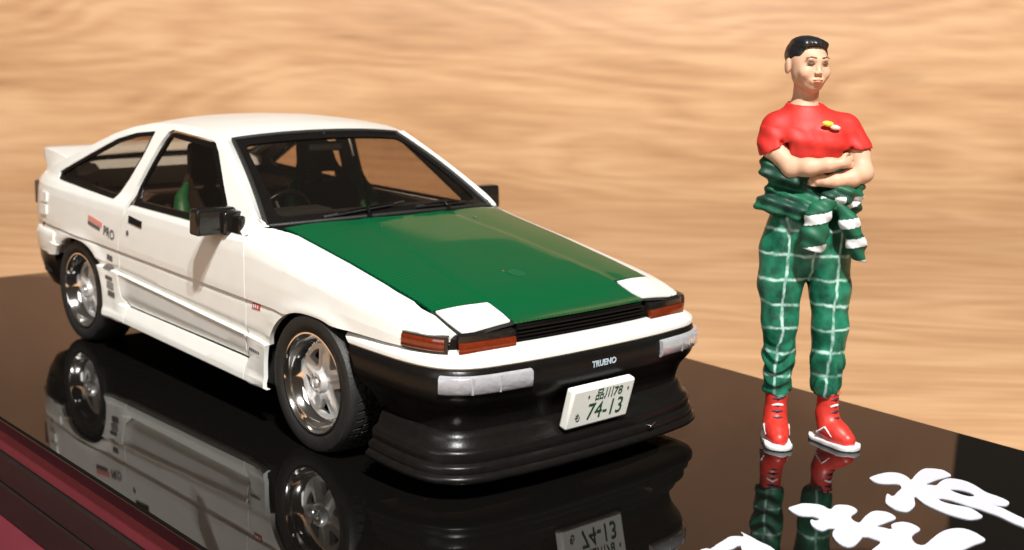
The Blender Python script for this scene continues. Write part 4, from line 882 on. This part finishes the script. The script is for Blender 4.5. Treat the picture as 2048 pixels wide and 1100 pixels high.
# ---- jumpsuit top folded down round the waist
f = Field((-.40, -.30, .96), (.32, .26, 1.42), .005)
f.ell((-.066, .0, 1.245), (.172, .130, .098), .03); f.ell((-.070, .0, 1.13), (.195, .142, .070), .03)
f.chain([(-.27, .0, 1.30), (-.255, -.04, 1.255), (-.16, -.12, 1.235)], [.020, .034, .03], .03); f.chain([(-.285, -.02, 1.105), (-.24, -.07, 1.11), (-.13, -.14, 1.09), (-.06, -.16, 1.11)], [.024, .036, .032, .026], .02)
f.cap((-.205, -.02, 1.26), (-.222, -.02, 1.13), .040, k=.03)
f.chain([(.125, -.02, 1.20), (.10, -.10, 1.185), (.05, -.15, 1.175), (-.02, -.165, 1.16)], [.045, .045, .040, .032], .02); f.chain([(.13, .0, 1.12), (.10, -.09, 1.115), (.06, -.14, 1.12)], [.04, .045, .035], .02)
f.ell((.0, -.165, 1.140), (.042, .030, .034), .01)
f.disp(lambda x, y, z: +.0065 * np.sin(z * 120 + 40 * x + 16 * y) + .004 * np.sin(x * 75 - z * 40 + 2))
f.cap((-.066, 0, 1.0), (-.066, 0, 1.30), .115, k=.01, op='d', sq=(1, 1.5, 1)) if False else None
top = lambda c: np.where(((c[:, 1] < -.10) & (c[:, 2] > 1.135) & (c[:, 2] < 1.165) & (c[:, 0] > -.02) & (np.sin(c[:, 0] * 60) > 0)) | ((c[:, 1] < -.06) & (np.abs(c[:, 2] - (1.115 + .42 * (c[:, 0] - .06))) < .013) & (c[:, 0] > .045)), 2, np.where(np.sin(c[:, 2] * 55 + c[:, 0] * 18) > -.1, 0, 1))
soft('tied_jumpsuit_top', f, [M['clothd'], M['cloth'], M['band']], pr, mi=top)
def sleeve(pts, rs, bands, sl):
    lo = np.min(pts, 0) - .09; hi = np.max(pts, 0) + .09; q = Field(lo, hi, .0045); q.chain(pts, rs, .02, sq=(1, 1.15, 1)); q.disp(lambda x, y, z: .0035 * np.sin(z * 90 + x * 60 + y * 20))
    q.cutplane(lambda x, y, z: (pts[-1][2] - rs[-1] * .35) - z - .25 * (x - pts[-1][0]))
    def mi(c):
        h = c[:, 2] + sl * (c[:, 0] - pts[0][0]); r = np.zeros(len(c), int)
        for a, b, k in bands: r[(h > a) & (h < b)] = k
        return r
    soft('hanging_sleeve', q, [M['cloth'], M['band'], M['clothd']], pr, mi=mi)
sleeve([(-.010, -.165, 1.150), (-.060, -.180, 1.085), (-.070, -.180, 1.00), (-.072, -.170, .945)], [.034, .050, .056, .054], [(1.165, 1.19, 1), (1.105, 1.112, 2), (1.062, 1.105, 1), (1.055, 1.062, 2), (.905, .965, 1)], -.22)
sleeve([(.030, -.160, 1.135), (.080, -.165, 1.055), (.122, -.150, .965), (.142, -.135, .890)], [.028, .038, .040, .031], [(1.020, 1.062, 1), (.976, .984, 2), (.928, .968, 1), (.916, .926, 2), (.80, .862, 1)], -.20)
# ---- shoes
for name_, an, toe, he in (('shoe', (-.140, .015), (-.142, -.105), (-.138, .040)), ('shoe', (.100, .020), (.172, -.088), (.085, .042))):
    q = Field((an[0] - .14, -.22, -.01), (an[0] + .19, .12, .30), .0045)
    q.chain([(an[0], an[1], .245), (an[0], an[1], .13), (an[0] * .8 + toe[0] * .2, an[1] * .8 + toe[1] * .2, .075)], [.050, .049, .052], .02)
    q.chain([(an[0] * .8 + toe[0] * .2, an[1] * .8 + toe[1] * .2, .072), (an[0] * .4 + toe[0] * .6, an[1] * .4 + toe[1] * .6, .055), (toe[0], toe[1], .038)], [.052, .048, .040], .03)
    q.cutplane(lambda x, y, z: z - .248); q.cutplane(lambda x, y, z: .012 - z)
    sh = soft(name_, q, M['shoe'], pr)
    q = Field((an[0] - .15, -.24, -.01), (an[0] + .20, .14, .08), .004); q.chain([(he[0], he[1], .014), ((he[0] + toe[0]) / 2, (he[1] + toe[1]) / 2, .014), (toe[0], toe[1], .014)], [.056, .060, .064], .01)
    q.cutplane(lambda x, y, z: z - (.024 + .003 * np.sin(x * 90 + y * 70))); q.cutplane(lambda x, y, z: .001 - z); so = soft('sole', q, M['sole'], sh, relax=1)
    d = np.array([toe[0] - an[0], toe[1] - an[1]]); d /= np.linalg.norm(d); sd = np.array([-d[1], d[0]])
    for k in range(6):
        tz = [.212, .182, .152, .124, .100, .080][k]; fo_ = [.050, .050, .053, .064, .082, .100][k]; c_ = np.array(an) + d * (fo_ + .001)
        mt_ = M['sole'] if k in (1, 4) else M['lace']
        tube('lace', [(c_[0] - sd[0] * .024 - d[0] * .012, c_[1] - sd[1] * .024 - d[1] * .012, tz - .005), (c_[0] + d[0] * .004, c_[1] + d[1] * .004, tz + .003), (c_[0] + sd[0] * .024 - d[0] * .012, c_[1] + sd[1] * .024 - d[1] * .012, tz - .003)], .0056, mt_, sh, 6)
    tube('collar_trim', [(an[0] + .049 * math.cos(q), an[1] + .049 * math.sin(q), .236) for q in np.linspace(0, 2 * math.pi, 20, endpoint=False)], .006, M['lip'], sh, 6, closed=True)
    for sg in (-1, 1):
        tube('side_stripe', [(*(np.array(an) + sd * sg * .056 + d * .0), .05), (*(np.array(an) + sd * sg * .056 + d * .045), .085), (*(np.array(an) + sd * sg * .050 + d * .085), .05)], .006, M['sole'], sh, 6)
